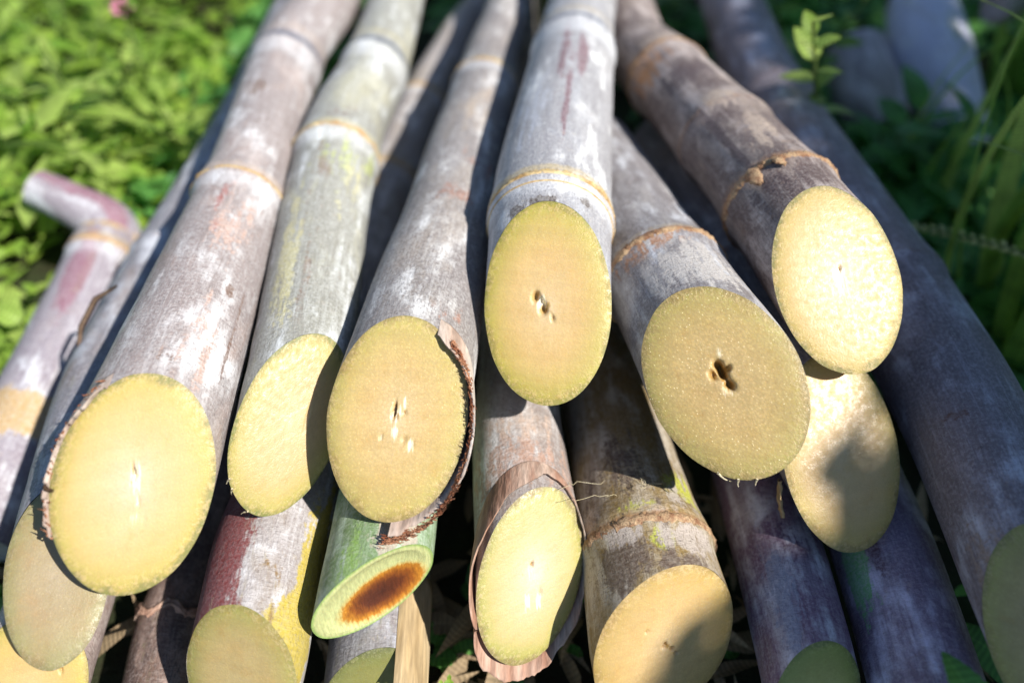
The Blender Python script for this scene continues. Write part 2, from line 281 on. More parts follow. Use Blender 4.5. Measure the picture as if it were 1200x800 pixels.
# ------------------------------------------------------------------ canes
class Cane: pass
GROUND = -.030
def build_cane(key, label, rind, name='sugarcane', group=None, patches=(), seed=0, face=None, holes=(), pale=(), nth=96, rough_edge=.012, ringmat=None, start=0., cap0=False, dome=.0012, concave=0., peel=None):
    d = CANES[key]; c = Cane(); c.d = d; c.key = key
    ev, sk = curve(d['pts']); L = sk[-1]; c.ev = ev; c.L = L
    P0 = np.array(d['pts'][0]); a = ev(np.array(1e-4))-ev(np.array(0.)); a /= np.linalg.norm(a)
    e1 = np.cross(a, [0, 0, 1.]); e1 /= np.linalg.norm(e1); e2 = np.cross(e1, a)
    c.a, c.e1, c.e2, c.P0, c.t1, c.t2 = a, e1, e2, P0, d['t1'], d['t2']
    nodes = d.get('nodes', [])
    def frame(s):
        T = (ev(s+5e-4)-ev(s-5e-4)); T /= np.linalg.norm(T, axis=-1)[..., None]
        E1 = np.cross(T, np.array([0, 0, 1.])); E1 /= np.linalg.norm(E1, axis=-1)[..., None]
        return T, E1, np.cross(E1, T)
    # radius: waypoint radii, swelling at the nodes, slight out-of-round; clean ellipse right at the cut
    def radius(th, s):
        r = np.interp(s, sk, d['rad'])
        for ns, ty in nodes:
            r = r*(1+.06*np.exp(-((s-ns)/np.where(s > ns, .009, .0035))**2)+.02*np.exp(-((s-ns)/.02)**2))
            if ty == 'k': r = r*(1-.035*np.exp(-((s-ns-.004)/.003)**2))
        fade = np.clip((s+.03)/.05, 0, 1)
        r = r*(1+wob(th, s, seed+11, .015, 45., 3)*fade+wob(th, s, seed+12, .0035, 240., 6))
        r = r*(1+wob(th, 0*s, seed+13, rough_edge*.9, 0, 16)*np.exp(-(np.maximum(s-d['rad'][0]*(d['t1']*np.cos(th)+d['t2']*np.sin(th)), 0)/.004)**1.))
        return r
    c.radius = radius; c.frame = frame
    def surf(th, s, k=1.0, dr=0.):
        T, E1, E2 = frame(s); r = radius(th, s)*k+dr
        return ev(s)+r[..., None]*(np.cos(th)[..., None]*E1+np.sin(th)[..., None]*E2)
    c.surf = surf
    th = np.linspace(0, 2*PI, nth, endpoint=False)
    s0 = d['rad'][0]*(d['t1']*np.cos(th)+d['t2']*np.sin(th))
    for _ in range(6): s0 = radius(th, s0)*(d['t1']*np.cos(th)+d['t2']*np.sin(th))
    c.th, c.s0 = th, s0
    base = np.r_[np.linspace(0, .02, 18), np.linspace(.022, L, int(L/.0028))]
    for ns, ty in nodes: base = np.r_[base, ns+np.linspace(-.012, .012, 32)]
    base = np.unique(np.clip(base, 0, L)); base = base[np.r_[True, np.diff(base) > 2e-4]]
    sg = s0[None]+base[:, None]*(L-s0[None])/L; tg = np.broadcast_to(th[None], sg.shape)
    V = surf(tg, sg); n, m = sg.shape
    rr = radius(tg, sg)
    cc = np.stack([rr*np.cos(tg)*100, rr*np.sin(tg)*100, sg*100], -1).reshape(-1, 3)
    at = {'cc': cc}
    for k in ('pa', 'pb', 'pc', 'nw', 'nr', 'nk', 'no'): at[k] = np.zeros(n*m)
    for (pk, ps, pt, ls, lt, am) in patches:
        dt = (np.degrees(tg)-pt+180) % 360-180
        at[pk] = np.maximum(at[pk], (am*np.exp(-np.abs((sg*100-ps)/ls)**2.-np.abs(dt/lt)**2.)).ravel())
    x = np.full_like(sg, 9.)
    for ns, ty in nodes:
        nd = (sg-ns)*1000+wob(tg, 0*sg, seed+31, .5, 0, 4)      # mm
        b = lambda lo, hi, e: (np.clip((nd-lo)/e+.5, 0, 1)*np.clip((hi-nd)/e+.5, 0, 1)).ravel()
        if ty in 'oy': at['no'] = np.maximum(at['no'], b(-.3, 1.6, 1.)); at['nw'] = np.maximum(at['nw'], .75*b(-9, -1, 5)); at['nr'] = np.maximum(at['nr'], b(1.2, 5, 2))
        if ty == 'k': at['nk'] = np.maximum(at['nk'], 1.25*b(-.5, 4.5, 1.5)); at['nw'] = np.maximum(at['nw'], .8*b(-16, -1, 6)); at['nr'] = np.maximum(at['nr'], .8*b(9, 14, 5))
        if ty == 'c': at['no'] = np.maximum(at['no'], .8*b(-1, 2.5, 1.5)); at['nr'] = np.maximum(at['nr'], .6*b(2, 5, 2))
        if ty == 'b': at['nk'] = np.maximum(at['nk'], .55*b(-.6, 1.2, 1.)); at['nw'] = np.maximum(at['nw'], .5*b(-7, -1, 4)); at['no'] = np.maximum(at['no'], .6*b(.8, 2.4, 1.5))
    root = thing(name, P0, label, 'sugar cane', group); c.root = root
    V = V.reshape(-1, 3); Vall = np.vstack([V, ev(np.array([L]))]); k = n*m; j = np.arange(m)
    cap = [np.stack([np.full(m, k), (n-1)*m+(j+1) % m, (n-1)*m+j], -1)]
    for q in at: at[q] = np.concatenate([at[q], at[q][-1:]])
    if cap0:
        Vall = np.vstack([Vall, P0-a*.004]); cap.append(np.stack([np.full(m, k+1), j, (j+1) % m], -1))
        for q in at: at[q] = np.concatenate([at[q], at[q][:1]])
    c.stalk = obj('stalk', Vall, [grid_faces(n, m, True, True)]+[cap_[:, ::-1] for cap_ in cap], rind, root, at)
    # raised leaf scar at each node
    if ringmat:
        for ns, ty in nodes:
            if ty in 'oyc':
                tt = np.linspace(0, 2*PI, 160, endpoint=False); w = .0009 if ty != 'c' else .0019
                g = np.random.default_rng(seed+int(ns*1e4)); prof = []
                for u, hgt in ((-1, -.0004), (-.7, .0003), (0, .0006), (.7, .0003), (1, -.0004)):
                    amp = .9 if ty != 'c' else 1.0
                    jit = .35*g.normal(size=160) if ty == 'c' else (.15*g.normal(size=160)+.5*np.cos(tt*2+seed)+.3*np.cos(tt*5+seed*2)-.2)
                    ss = ns+w*u+wob(tt, 0*tt, seed+31, .0005, 0, 4)+(.0005*g.normal(size=160) if ty == 'c' else 0)
                    brk = np.clip(.75+.9*np.cos(tt*3+seed)*np.cos(tt*7.3+seed*1.7)+.35*g.normal(size=160), -.4, 1.3)
                    jit = (1+jit)*brk-1
                    prof.append(surf(tt, ss, 1., hgt*amp*(1+jit) if hgt > 0 else hgt))
                obj('leaf_scar', np.array(prof).reshape(-1, 3), [grid_faces(5, 160, True, True)], ringmat, root)
                if ty == 'y':
                    prof = [surf(tt, ns-.0035+.0006*u+0*tt, 1., hgt) for u, hgt in ((-1, -.0003), (0, .00035), (1, -.0003))]
                    obj('leaf_scar', np.array(prof).reshape(-1, 3), [grid_faces(3, 160, True, True)], ringmat, root)
    # cut face
    if face is not None:
        nr = 46; u = np.linspace(0, 1, nr+1)[1:]**.8
        rimr = radius(th, s0)
        lx, ly = math.sqrt(1+c.t1**2), math.sqrt(1+c.t2**2)
        q = u[:, None]; X = q*rimr*np.cos(th); Y = q*rimr*np.sin(th)
        nrm = -a+c.t1*e1+c.t2*e2; nrm = nrm/np.linalg.norm(nrm); c.nrm = nrm
        P = P0+X[..., None]*(e1+c.t1*a)+Y[..., None]*(e2+c.t2*a)
        cu, cv = q*np.cos(th), q*np.sin(th)
        hgt = dome*(1-q**6)*(1+0*cu)+.0003*wob(tg[0][None], q*.1, seed+41, 1., 30, 4)*(1-q**8)*q-concave*np.clip(1-(q/.88)**4, 0, 1)
        pith = 0*cu
        for (hx, hy, rx, ry, ang, dep) in holes:
            ca, sa = math.cos(R(ang)), math.sin(R(ang)); dx, dy = cu-hx, cv-hy
            w = np.exp(-(((dx*ca+dy*sa)/rx)**2+((-dx*sa+dy*ca)/ry)**2)**1.6); pith = np.maximum(pith, w*min(1, dep*2)); hgt = hgt-dep*.004*w
        pl = 0*cu
        for (hx, hy, rx, ry, am) in pale: pl = np.maximum(pl, am*np.exp(-((cu-hx)/rx)**2-((cv-hy)/ry)**2))
        P = P+hgt[..., None]*nrm
        V = np.vstack([P.reshape(-1, 3), (P0+nrm*(dome-concave))[None]]); k = nr*nth
        fx = np.stack([X*lx*100, Y*ly*100, 0*X], -1).reshape(-1, 3)
        F = [grid_faces(nr, nth, True, True), np.stack([np.full(nth, k), (j+1) % nth, j], -1)[:, ::-1]]
        # make the normals point out of the cane end
        c.face = obj('cut_face', V, F, face, root, {'fx': np.vstack([fx, [[0, 0, 0]]]), 'rad': np.r_[np.broadcast_to(q, cu.shape).ravel(), 0.], 'uvn': np.vstack([np.stack([cu, cv, 0*cu], -1).reshape(-1, 3), [[0, 0, 0]]]), 'pith': np.r_[pith.ravel(), pith[0].max()], 'pale': np.r_[pl.ravel(), pl[0].mean()]})
    return c

def shell(c, name, t0, t1, kin, kout, front, back, mat, n=90, m=16, seed=0, rag=.0006, flare=None, thin_back=True, endw=.10):
    """a dry leaf-sheath remnant hugging the cane between angles t0..t1 (degrees); front(th) and back(th) are offsets in metres from the cut plane."""
    th = np.radians(np.linspace(t0, t1, n)); g = np.random.default_rng(seed+5)
    r0 = c.d['rad'][0]; sp = r0*(c.t1*np.cos(th)+c.t2*np.sin(th))
    rg = g.normal(size=n+8)*rag*2.2; rg = np.convolve(rg, [.12, .2, .36, .2, .12], 'same')[4:-4]+rag*1.5*np.sin(th*7+seed)*np.sin(th*3.1); f = sp+front(np.degrees(th))+rg; b = sp+back(np.degrees(th))
    ends = np.clip(np.minimum(np.arange(n), np.arange(n)[::-1])/(n*endw), 0, 1)**.7
    W = []
    for u in np.linspace(0, 1, m):
        s = f+(b-f)*u; fl = (flare(u, np.degrees(th)) if flare else 0)
        ko = 1+((kout(np.degrees(th)) if callable(kout) else kout)-1)*(1-(u**1.5 if thin_back else 0))*(.12+.88*ends)+fl+.008*wob(th, s, seed+3, 1., 90, 6)
        W.append(c.surf(th, s, 1.)+(ko-1)[:, None]*(c.surf(th, s, 2.)-c.surf(th, s, 1.)))
    I = []
    for u in np.linspace(1, 0, m):
        s = f+(b-f)*u; fl = (flare(u, np.degrees(th)) if flare else 0)
        ki = 1+((kin(np.degrees(th)) if callable(kin) else kin)-1)*(1-(u if thin_back else 0))*(.0+1.*ends)+fl*.95+0*th
        I.append(c.surf(th, s, 1.)+(ki-1)[:, None]*(c.surf(th, s, 2.)-c.surf(th, s, 1.)))
    A = np.array(W+I); k = 2*m
    lip = np.concatenate([A, A[:1]])         # close through the front lip
    F = [grid_faces(k+1, n, False, True)]
    V = lip.reshape(-1, 3)
    return obj(name, V, F, mat, c.root)
def crust(c, name, t0, t1, k, mat, n=150, seed=0, size=.0011, front=0., rows=3):
    """a crumbly edge: many small torn fibre lumps along the rim of the cut."""
    g = np.random.default_rng(seed); parts = []
    r0 = c.d['rad'][0]
    for i in range(n):
        th = R(t0+(t1-t0)*(i+g.uniform(-.5, .5))/n); kk = k+g.normal()*.016
        s = np.array(r0*(c.t1*math.cos(th)+c.t2*math.sin(th))*kk+front+g.normal()*.0006)
        b = c.surf(np.array(th), s, kk); d1 = g.normal(size=3); d1 /= np.linalg.norm(d1)
        t_ = c.nrm*.5+d1*.8; ln = size*g.uniform(.8, 2.2)
        tg_ = c.surf(np.array(th+.02), s, kk)-b; tg_ /= np.linalg.norm(tg_); t_ = t_*.5+tg_*(1 if i % 2 else -1)*1.0; P = b+np.linspace(-.6, 1, 4)[:, None]*t_*ln+g.normal(size=(4, 3))*size*.18
        parts.append(tube(P, np.array([.5, 1, .8, .2])*size*g.uniform(.2, .42), 5))
    V, F = join(parts); return obj(name, V, F, mat, c.root, smooth=True)
def fibres(c, name, mat, items, seed=0):
    """loose torn fibres at the rim: (theta deg, length m, direction bias xyz)."""
    g = np.random.default_rng(seed)
    for th, ln, dr in items:
        th = R(th); s = np.array(c.d['rad'][0]*(c.t1*math.cos(th)+c.t2*math.sin(th)))
        b = c.surf(np.array(th), s, .99); dr = np.array(dr, float); dr /= np.linalg.norm(dr)
        u = np.linspace(0, 1, 7)[:, None]; side = np.cross(dr, c.nrm)
        P = b+dr*u*ln+side*np.sin(u*2.2)*ln*.22+c.nrm*.0006
        V, F = tube(P, .00042*(1-.75*u[:, 0]), 5); obj(name, V, F, mat, c.root)
# ------------------------------------------------------------------ materials
M_ring = fibre_mat('node_ring', (.44, .27, .11), (.66, .52, .28), 110, dist=.0003)
M_crust = fibre_mat('crusty_ring', (.26, .13, .07), (.52, .36, .21), 260, dist=.0005)
M_torn = fibre_mat('torn_sheath_edge', (.24, .075, .035), (.50, .25, .14), 260, dist=.0006)
M_sheath = fibre_mat('dry_sheath', (.40, .29, .23), (.60, .53, .47), 70, (1, .22, 1), .0006)
M_sheath_red = fibre_mat('reddish_dry_sheath', (.34, .18, .12), (.58, .45, .36), 85, (1, .16, .6), .0007)
M_straw = fibre_mat('straw', (.40, .28, .14), (.52, .40, .24), 80, (1, .08, 1), .0004)
M_fibre = fibre_mat('pale_fibre', (.55, .46, .28), (.68, .60, .42), 200)
M_dark = fibre_mat('dark_bark_chip', (.06, .03, .02), (.16, .09, .05), 200)
M_twig = fibre_mat('twig', (.09, .055, .035), (.18, .12, .08), 200)

cream = dict(centre=(.82, .72, .50), body=(.82, .61, .28), edge=(.64, .54, .15), rim=(.30, .30, .09))
F_A = face_mat('flesh_bright_cream', **cream, fleck=.22, grain=.12, off=1., mott=.12, gain=.92)
F_B = face_mat('flesh_yellow_green', (.70, .58, .30), (.64, .505, .22), (.54, .48, .13), (.24, .27, .07), fleck=.2, off=2., mott=.2, gain=.92)
F_C = face_mat('flesh_peach_tan', (.74, .60, .34), (.68, .53, .215), (.56, .49, .14), (.28, .25, .08), stain=(.58, .34, .10), stain_amt=.25, fleck=.65, off=3.)
F_D = face_mat('flesh_tan_green_rim', hole=(.46, .30, .09), *((.74, .60, .33), (.68, .51, .20), (.52, .47, .09), (.25, .28, .04)), fleck=.25, off=4., stain=(.60, .38, .15), stain_amt=.2)
F_E = face_mat('flesh_dried_brown', (.66, .52, .25), (.63, .49, .19), (.50, .44, .13), (.27, .24, .08), fleck=1., off=5., stain=(.48, .29, .09), stain_amt=.3, fleck_col=(.92, .80, .50))
F_F = face_mat('flesh_smooth_cream', (.85, .74, .48), (.81, .61, .275), (.72, .57, .19), (.36, .33, .11), fleck=.1, grain=.1, off=6., mott=.08, gain=.87)
F_N = face_mat('flesh_warm_cream', (.81, .65, .36), (.78, .58, .265), (.66, .52, .17), (.34, .30, .10), fleck=.12, grain=.1, off=7., stain=(.72, .42, .10), stain_amt=.25, mott=.1, gain=.92)
F_L = face_mat('flesh_pale_green_cream', (.84, .76, .58), (.71, .60, .285), (.54, .51, .14), (.34, .28, .10), fleck=.15, grain=.1, off=8., mott=.1, gain=.90)
F_M = face_mat('flesh_warm_tan', (.76, .60, .32), (.70, .52, .22), (.58, .42, .13), (.36, .26, .08), fleck=.4, off=9., stain=(.62, .38, .12), stain_amt=.2)
F_G = face_mat('flesh_grey_tan', (.46, .40, .25), (.42, .36, .19), (.36, .34, .14), (.22, .22, .08), fleck=.4, off=10., stain=(.44, .27, .12), stain_amt=.4)
F_H = face_mat('flesh_butter_yellow', (.70, .54, .25), (.66, .49, .18), (.58, .50, .12), (.36, .30, .07), fleck=.15, off=11.)
F_I = face_mat('flesh_olive_tan', (.52, .44, .20), (.50, .41, .17), (.38, .37, .10), (.26, .28, .06), fleck=.3, grain=.4, off=12., stain=(.56, .36, .12), stain_amt=.35)
F_K = face_mat('flesh_dull_olive', (.28, .28, .08), (.26, .27, .08), (.20, .22, .06), (.12, .14, .04), fleck=.3, off=13.)
F_O = face_mat('flesh_green', (.52, .52, .18), (.48, .50, .15), (.34, .40, .09), (.20, .24, .07), fleck=.3, off=14.)
F_Q = face_mat('flesh_olive_brown', (.58, .48, .22), (.55, .46, .19), (.44, .44, .12), (.28, .30, .09), fleck=.4, off=15., stain=(.30, .22, .09), stain_amt=.3)
def j_face():
    t = NT('rotten_hollow'); v = t.attr('fx', True); rad = t.attr('rad'); n = t.noise(v, 3, 5, .7, .6); st = t.noise(t.vmul(v, (1, .16, 1)), 12, 4, .7); pit = t.vor(v, 14).outputs['Distance']
    w = t.attr('uvn', True); o = t.n('VectorMath', operation='SUBTRACT'); t.put(o.inputs[0], w); o.inputs[1].default_value = (.14, -.30, 0)
    ln = t.n('VectorMath', operation='LENGTH'); t.put(ln.inputs[0], t.vmul(o.outputs[0], (1.22, 1.5, 1)))
    r2 = t.math('ADD', ln.outputs['Value'], t.math('MULTIPLY', t.math('SUBTRACT', t.math('ADD', t.math('MULTIPLY', n, .6), t.math('MULTIPLY', st, .4)), .5), .5))
    c = t.ramp(r2, [(0., (.055, .012, .007)), (.40, (.10, .024, .009)), (.62, (.24, .07, .010)), (.80, (.46, .19, .02)), (.88, (.52, .42, .15)), (.97, (.50, .52, .24))])
    c = t.mix(t.step(rad, .93, 1.), c, (.26, .38, .11)); c = t.scale(c, t.step(st, .3, .7, .8, 1.15))
    t.bsdf(c, .55, t.bump(t.math('ADD', st, t.math('ADD', n, t.math('MULTIPLY', pit, .2))), .0004, .6), sss=.1)
    return t.m
F_J = j_face()

W = dict
RM = {
'A': rind_mat('rind_pinkish_grey', (.56, .54, .525), (.37, .30, .275), .72, off=1, pcol=((.30, .10, .08), (.16, .09, .06), (.46, .31, .25)), root=(.55, .44, .36), ring=(.38, .24, .15), spots=.45, crack=.7),
'B': rind_mat('rind_pale_green_grey', (.58, .585, .57), (.37, .355, .29), .74, off=2, pcol=((.40, .45, .12), (.20, .14, .10), (.50, .46, .24)), root=(.58, .52, .30), streak=.4, spots=.35, crack=.35),
'C': rind_mat('rind_brown_grey', (.56, .54, .51), (.29, .25, .23), .70, off=3, pcol=((.30, .14, .09), (.22, .19, .17), (.38, .30, .23)), root=(.56, .46, .30), streak=.55, crack=.7),
'D': rind_mat('rind_silver_purple_streak', (.60, .61, .62), (.40, .38, .385), .78, off=4, pcol=((.15, .055, .075), (.075, .05, .035), (.42, .44, .50)), root=(.56, .44, .22), ring=(.52, .34, .08), spots=.35, crack=.3),
'E': rind_mat('rind_dull_grey', (.48, .48, .49), (.25, .215, .205), .66, off=5, pcol=((.36, .16, .06), (.12, .08, .08), (.5, .46, .42)), crack=.4),
'F': rind_mat('rind_dark_bark', (.34, .28, .25), (.14, .09, .078), .42, off=6, pcol=((.50, .22, .06), (.06, .035, .04), (.44, .35, .28)), root=(.36, .20, .10), waxband=(.40, .35, .33), kcol=(.12, .06, .05), spots=.5, crack=.55, streak=.5),
'G': rind_mat('rind_bluish_grey', (.40, .40, .42), (.26, .24, .26), .6, off=7),
'L': rind_mat('rind_ash', (.50, .47, .44), (.32, .25, .21), .6, off=8, crack=.3, pcol=((.40, .24, .17), (.2, .12, .08), (.46, .33, .25))),
'M': rind_mat('rind_mustard', (.38, .33, .26), (.30, .19, .05), .45, off=9, pcol=((.44, .46, .03), (.10, .065, .05), (.42, .36, .32)), waxband=(.34, .28, .24), root=(.50, .33, .12), ring=(.45, .24, .10), kcol=(.10, .06, .05), spots=.8, crack=.8, streak=.5),
'N': rind_mat('rind_slate', (.34, .34, .37), (.20, .18, .20), .55, off=10),
'H': rind_mat('rind_light_tan', (.56, .48, .42), (.42, .30, .26), .6, off=11),
'I': rind_mat('rind_red_white_yellow', (.58, .56, .55), (.42, .36, .33), .72, off=12, pcol=((.17, .020, .020), (.46, .35, .03), (.22, .13, .04)), crack=.35, pw=.08),
'J': rind_mat('rind_green', (.40, .47, .36), (.20, .31, .11), .50, off=13, pcol=((.46, .38, .31), (.14, .12, .10), (.22, .36, .08)), spots=.2, crack=.15),
'K': rind_mat('rind_blue_grey', (.34, .34, .37), (.26, .24, .24), .65, off=14, spots=.3),
'O': rind_mat('rind_purple', (.55, .53, .68), (.24, .13, .21), .55, off=15, pcol=((.10, .05, .10), (.28, .30, .40), (.2, .1, .1)), crack=.6, spots=.35, streak=.3),
'P': rind_mat('rind_deep_purple', (.48, .44, .54), (.27, .195, .27), .5, off=16, pcol=((.18, .44, .16), (.10, .05, .075), (.05, .04, .05)), spots=.2, crack=.2, streak=.2),
'Q': rind_mat('rind_violet_grey', (.36, .36, .42), (.22, .18, .20), .62, off=17, pcol=((.12, .06, .045), (.27, .21, .18), (.06, .035, .04)), waxband=(.23, .22, .27), root=(.20, .15, .15), kcol=(.09, .045, .05), ring=(.20, .11, .09), spots=.5, crack=.55),
'S': rind_mat('rind_white_violet', (.56, .56, .58), (.34, .28, .31), .68, off=18, pcol=((.22, .07, .11), (.48, .30, .09), (.3, .2, .2))),
'T': rind_mat('rind_withered_brown', (.22, .15, .12), (.12, .07, .055), .4, off=19, root=(.16, .08, .05), crack=.7, streak=.7, rough=.7),
'W': rind_mat('rind_lavender', (.72, .72, .85), (.78, .76, .90), .8, off=20, pcol=((.34, .36, .20), (.3, .2, .15), (.5, .45, .4))),
'Y': rind_mat('rind_taupe', (.55, .48, .48), (.45, .37, .35), .5, off=21),
}
# ------------------------------------------------------------------ the canes
G_ = 'cut sugar canes heaped in the pile'
def cn(k, label, **kw):
    return build_cane(k, label, RM[k], group=kw.pop('group', G_), ringmat=kw.pop('ringmat', M_ring), **kw)
A = cn('A', 'pinkish-grey sugar cane with a bright cream oval cut, leftmost of the top layer', seed=1, face=F_A,
       patches=[('pa', 11.0, 82, 1.1, 9, .75), ('pa', 9.3, 76, .6, 6, .7), ('pb', 6.5, 40, .26, 6.5, 1.3), ('pb', 4.6, 22, 3., 2.2, .75), ('pb', 19, 95, 1.2, 18, .7), ('pc', 9.5, 60, 2.5, 30, .6), ('pc', 4.0, 50, 2.2, 30, .5), ('pb', 8.6, 95, .5, 8, .6), ('pb', 3.0, 70, .4, 10, .55), ('pb', 22.5, 80, .7, 30, .5)],
       holes=[(.02, .06, .018, .085, 12, .5), (.06, -.18, .02, .05, -10, .12), (.12, -.36, .012, .05, -10, .1)], dome=.0015, pale=[(.03, .0, .10, .28, .7), (0, -.3, .08, .15, .5)])
shell(A, 'rind_peel', 108, 196, 1.0, 1.06, lambda t: -.0012+0*t, lambda t: .006+.004*np.sin(np.radians(t*3)), M_sheath, seed=2, rag=.0007)
crust(A, 'torn_rind_edge', 112, 200, 1.03, M_torn, n=70, seed=3, size=.0009)
B = cn('B', 'pale greenish-grey cane with a half shaded cut beside the pinkish-grey cane', seed=2, face=F_B,
       patches=[('pa', 12.6, 18, 1.1, 20, .7), ('pa', 11.6, 60, 2.2, 60, .42), ('pb', 10.8, 85, 1.0, 14, .62), ('pb', 14.9, 80, .8, 26, .55), ('pb', 5., 86, 3.6, 5, .55), ('pb', 7, 78, 2.5, 3, .5), ('pc', 6, 110, 4, 20, .7), ('pb', 5.5, 112, 4.5, 3, .7), ('pb', 8.5, 96, 3.5, 2.5, .7), ('pb', 12.2, 100, 1.0, 14, .5), ('pc', 10.5, 40, 2.5, 25, .5)],
       holes=[(.25, -.05, .02, .16, -24, .15)])
fibres(B, 'loose_fibre', M_fibre, [(196, .005, (-.25, .2, -1)), (188, .003, (-.5, 0, -1)), (222, .003, (-.6, 0, -.5))], 5)
C_ = cn('C', 'brown-grey cane with a peach tan cut and a torn reddish sheath along its right', seed=3, face=F_C,
       patches=[('pa', 12.3, 55, 1.0, 40, .5), ('pb', 5.5, 95, 3.5, 14, .5), ('pb', 9, 110, 4, 9, .45), ('pa', 3.0, 60, .6, 40, .4), ('pc', 17, 80, 4, 40, .5), ('pa', 9.5, 75, .9, 35, .5), ('pb', 14.5, 100, 1.2, 30, .6), ('pb', 3.5, 85, .9, 40, .5), ('pb', 7.5, 70, .8, 22, .5)],
       holes=[(-.04, .05, .022, .075, -8, .75), (.10, .02, .012, .05, -8, .3), (.13, -.22, .016, .05, -55, .2), (.22, -.28, .014, .06, -50, .2), (-.2, -.2, .02, .03, 0, .15)], pale=[(0, .02, .12, .12, .75), (.22, -.28, .06, .10, .9), (.0, -.15, .08, .10, .7), (-.2, -.2, .05, .06, .6), (.1, .12, .04, .1, .8)])
shell(C_, 'leaf_sheath', -88, 60, 1.085, 1.12, lambda t: -.0035+.001*np.sin(np.radians(t*5)), lambda t: .004+.020*np.clip((60-t)/110,0,1), M_sheath, seed=4, rag=.0004, endw=.42)
crust(C_, 'torn_sheath_edge', -92, 48, 1.075, M_torn, n=620, seed=6, size=.0007, front=-.0030)
D = cn('D', 'silvery cane with purple streaks and a double yellow node ring, central in the top layer', seed=4, face=F_D,
       patches=[('pa', 13.4, 96, 4.2, 5, .85), ('pa', 10.2, 84, 4.6, 4.2, .85), ('pa', 13.6, 72, 2.6, 8, .8), ('pb', 2.62, 98, .42, 20, 1.0), ('pb', 2.5, 122, .35, 10, .8), ('pb', 8.0, 110, .5, 9, .5), ('pc', 9, 120, 4, 25, .6), ('pb', 3.1, 60, .3, 10, .6)],
       holes=[(-.19, .075, .055, .045, 30, .8), (-.06, -.03, .06, .05, 30, .8), (-.1, .04, .03, .03, 0, .6), (.08, -.12, .03, .03, 0, .25)], pale=[(-.12, .03, .14, .10, .8)])
E_ = cn('E', 'grey cane with a dried brownish cut and a ragged hole in its pith', seed=5, face=F_E, ringmat=M_crust,
       patches=[('pa', 5.2, 116, .9, 45, .6), ('pc', 3.4, 90, 1.8, 60, .8)], rough_edge=.014,
       holes=[(-.05, .16, .06, .05, 20, .9), (.0, .06, .075, .05, -60, .9), (.06, -.03, .06, .05, 0, .8), (-.12, .05, .045, .05, 0, .7), (.06, .14, .05, .03, 40, .5), (-.02, .11, .06, .07, 0, .7)], pale=[(-.02, .3, .07, .12, .6), (.02, -.1, .14, .08, .5)])
fibres(E_, 'loose_fibre', M_fibre, [(258, .006, (.9, 0, -.5)), (272, .003, (.3, -.3, -1)), (285, .0025, (.1, -.3, -1))], 6)
F_ = cn('F', 'dark bark-stained cane with the highest smooth cream oval cut, upper right of the pile', seed=6, face=F_F, ringmat=M_crust,
       patches=[('pa', 15.8, 152, 2.0, 34, .75), ('pa', 15.6, 95, 1.2, 30, .45), ('pb', 6.6, 132, 3.4, 3.0, 2.2), ('pb', 12.9, 115, 1.5, 60, .65), ('pc', 9.9, 105, .9, 30, .8), ('pc', 6.6, 95, 2.0, 25, .6), ('pc', 17.5, 100, 1.0, 60, .7), ('pb', 3.2, 120, 1.2, 60, .5)],  # broad dark band midway is a painted shadow; other patches are stains
       holes=[(.05, .10, .02, .02, 0, .4), (.02, -.05, .05, .09, 0, .08)], pale=[(.03, -.02, .12, .2, .85)])
N = cn('N', 'slate-grey cane whose cream cut peeps out half shaded between two higher cut ends', seed=7, face=F_N, holes=[])
Lc = cn('L', 'cane wrapped in a reddish dry sheath around a pale yellow-green cut', seed=8, face=F_L, patches=[('pa', 3.2, 95, 1.5, 120, .62), ('pc', 4.6, 80, 1.0, 90, .5)], holes=[(-.02, .13, .03, .02, 0, .45), (.1, -.25, .03, .05, 0, .12), (-.2, -.3, .02, .05, 0, .1)], pale=[(0, .05, .3, .3, .35), (.05, -.35, .08, .14, .8), (-.15, -.25, .06, .14, .7)])
shell(Lc, 'leaf_sheath', -175, 185, lambda t: 1.11-.08*np.cos(np.radians(t+10))-.05*np.sin(np.radians(t)), lambda t: 1.14-.08*np.cos(np.radians(t+10))-.05*np.sin(np.radians(t)), lambda t: np.where(np.cos(np.radians(t-85)) > 0, .006*np.cos(np.radians(t-85))**1.5, 0)-.0035, lambda t: .012+.007*np.cos(np.radians(t-190)), M_sheath_red, n=150, m=22, seed=9, rag=.0005)
Mc = cn('M', 'mustard yellow cane with a blackened node band above its warm tan cut', seed=9, face=F_M, ringmat=M_crust,
       patches=[('pa', 2.35, 86, .40, 14, 1.0), ('pa', 4.4, 50, .8, 22, .85), ('pa', 3.6, 104, .4, 22, .7), ('pb', 2.0, 112, .9, 26, .75), ('pb', 1.5, 75, .5, 30, .7), ('pc', 2.4, 62, .55, 26, 1.), ('pc', 2.7, 116, .45, 18, .9), ('pb', 2.5, 83, 1.3, 2, 1.2), ('pb', 1.7, 130, 1.0, 18, .9), ('pb', 5.5, 110, 2.5, 50, .55), ('pc', 3.4, 95, .25, 70, .5), ('pb', 3.1, 95, .22, 60, .8), ('pc', 4.0, 60, .8, 14, .6)],
       holes=[(-.03, .02, .03, .03, 0, .5), (.06, -.06, .025, .03, 0, .5), (-.3, .3, .02, .02, 0, .4), (.12, -.14, .03, .02, 0, .3)], rough_edge=.02)
Gc = cn('G', 'bluish-grey cane with a grey tan cut tucked under the leftmost bright cane', seed=10, face=F_G)
H = cn('H', 'light tan cane with a butter yellow cut in the bottom left corner', seed=11, face=F_H, holes=[(.55, .1, .03, .05, 0, .3)])
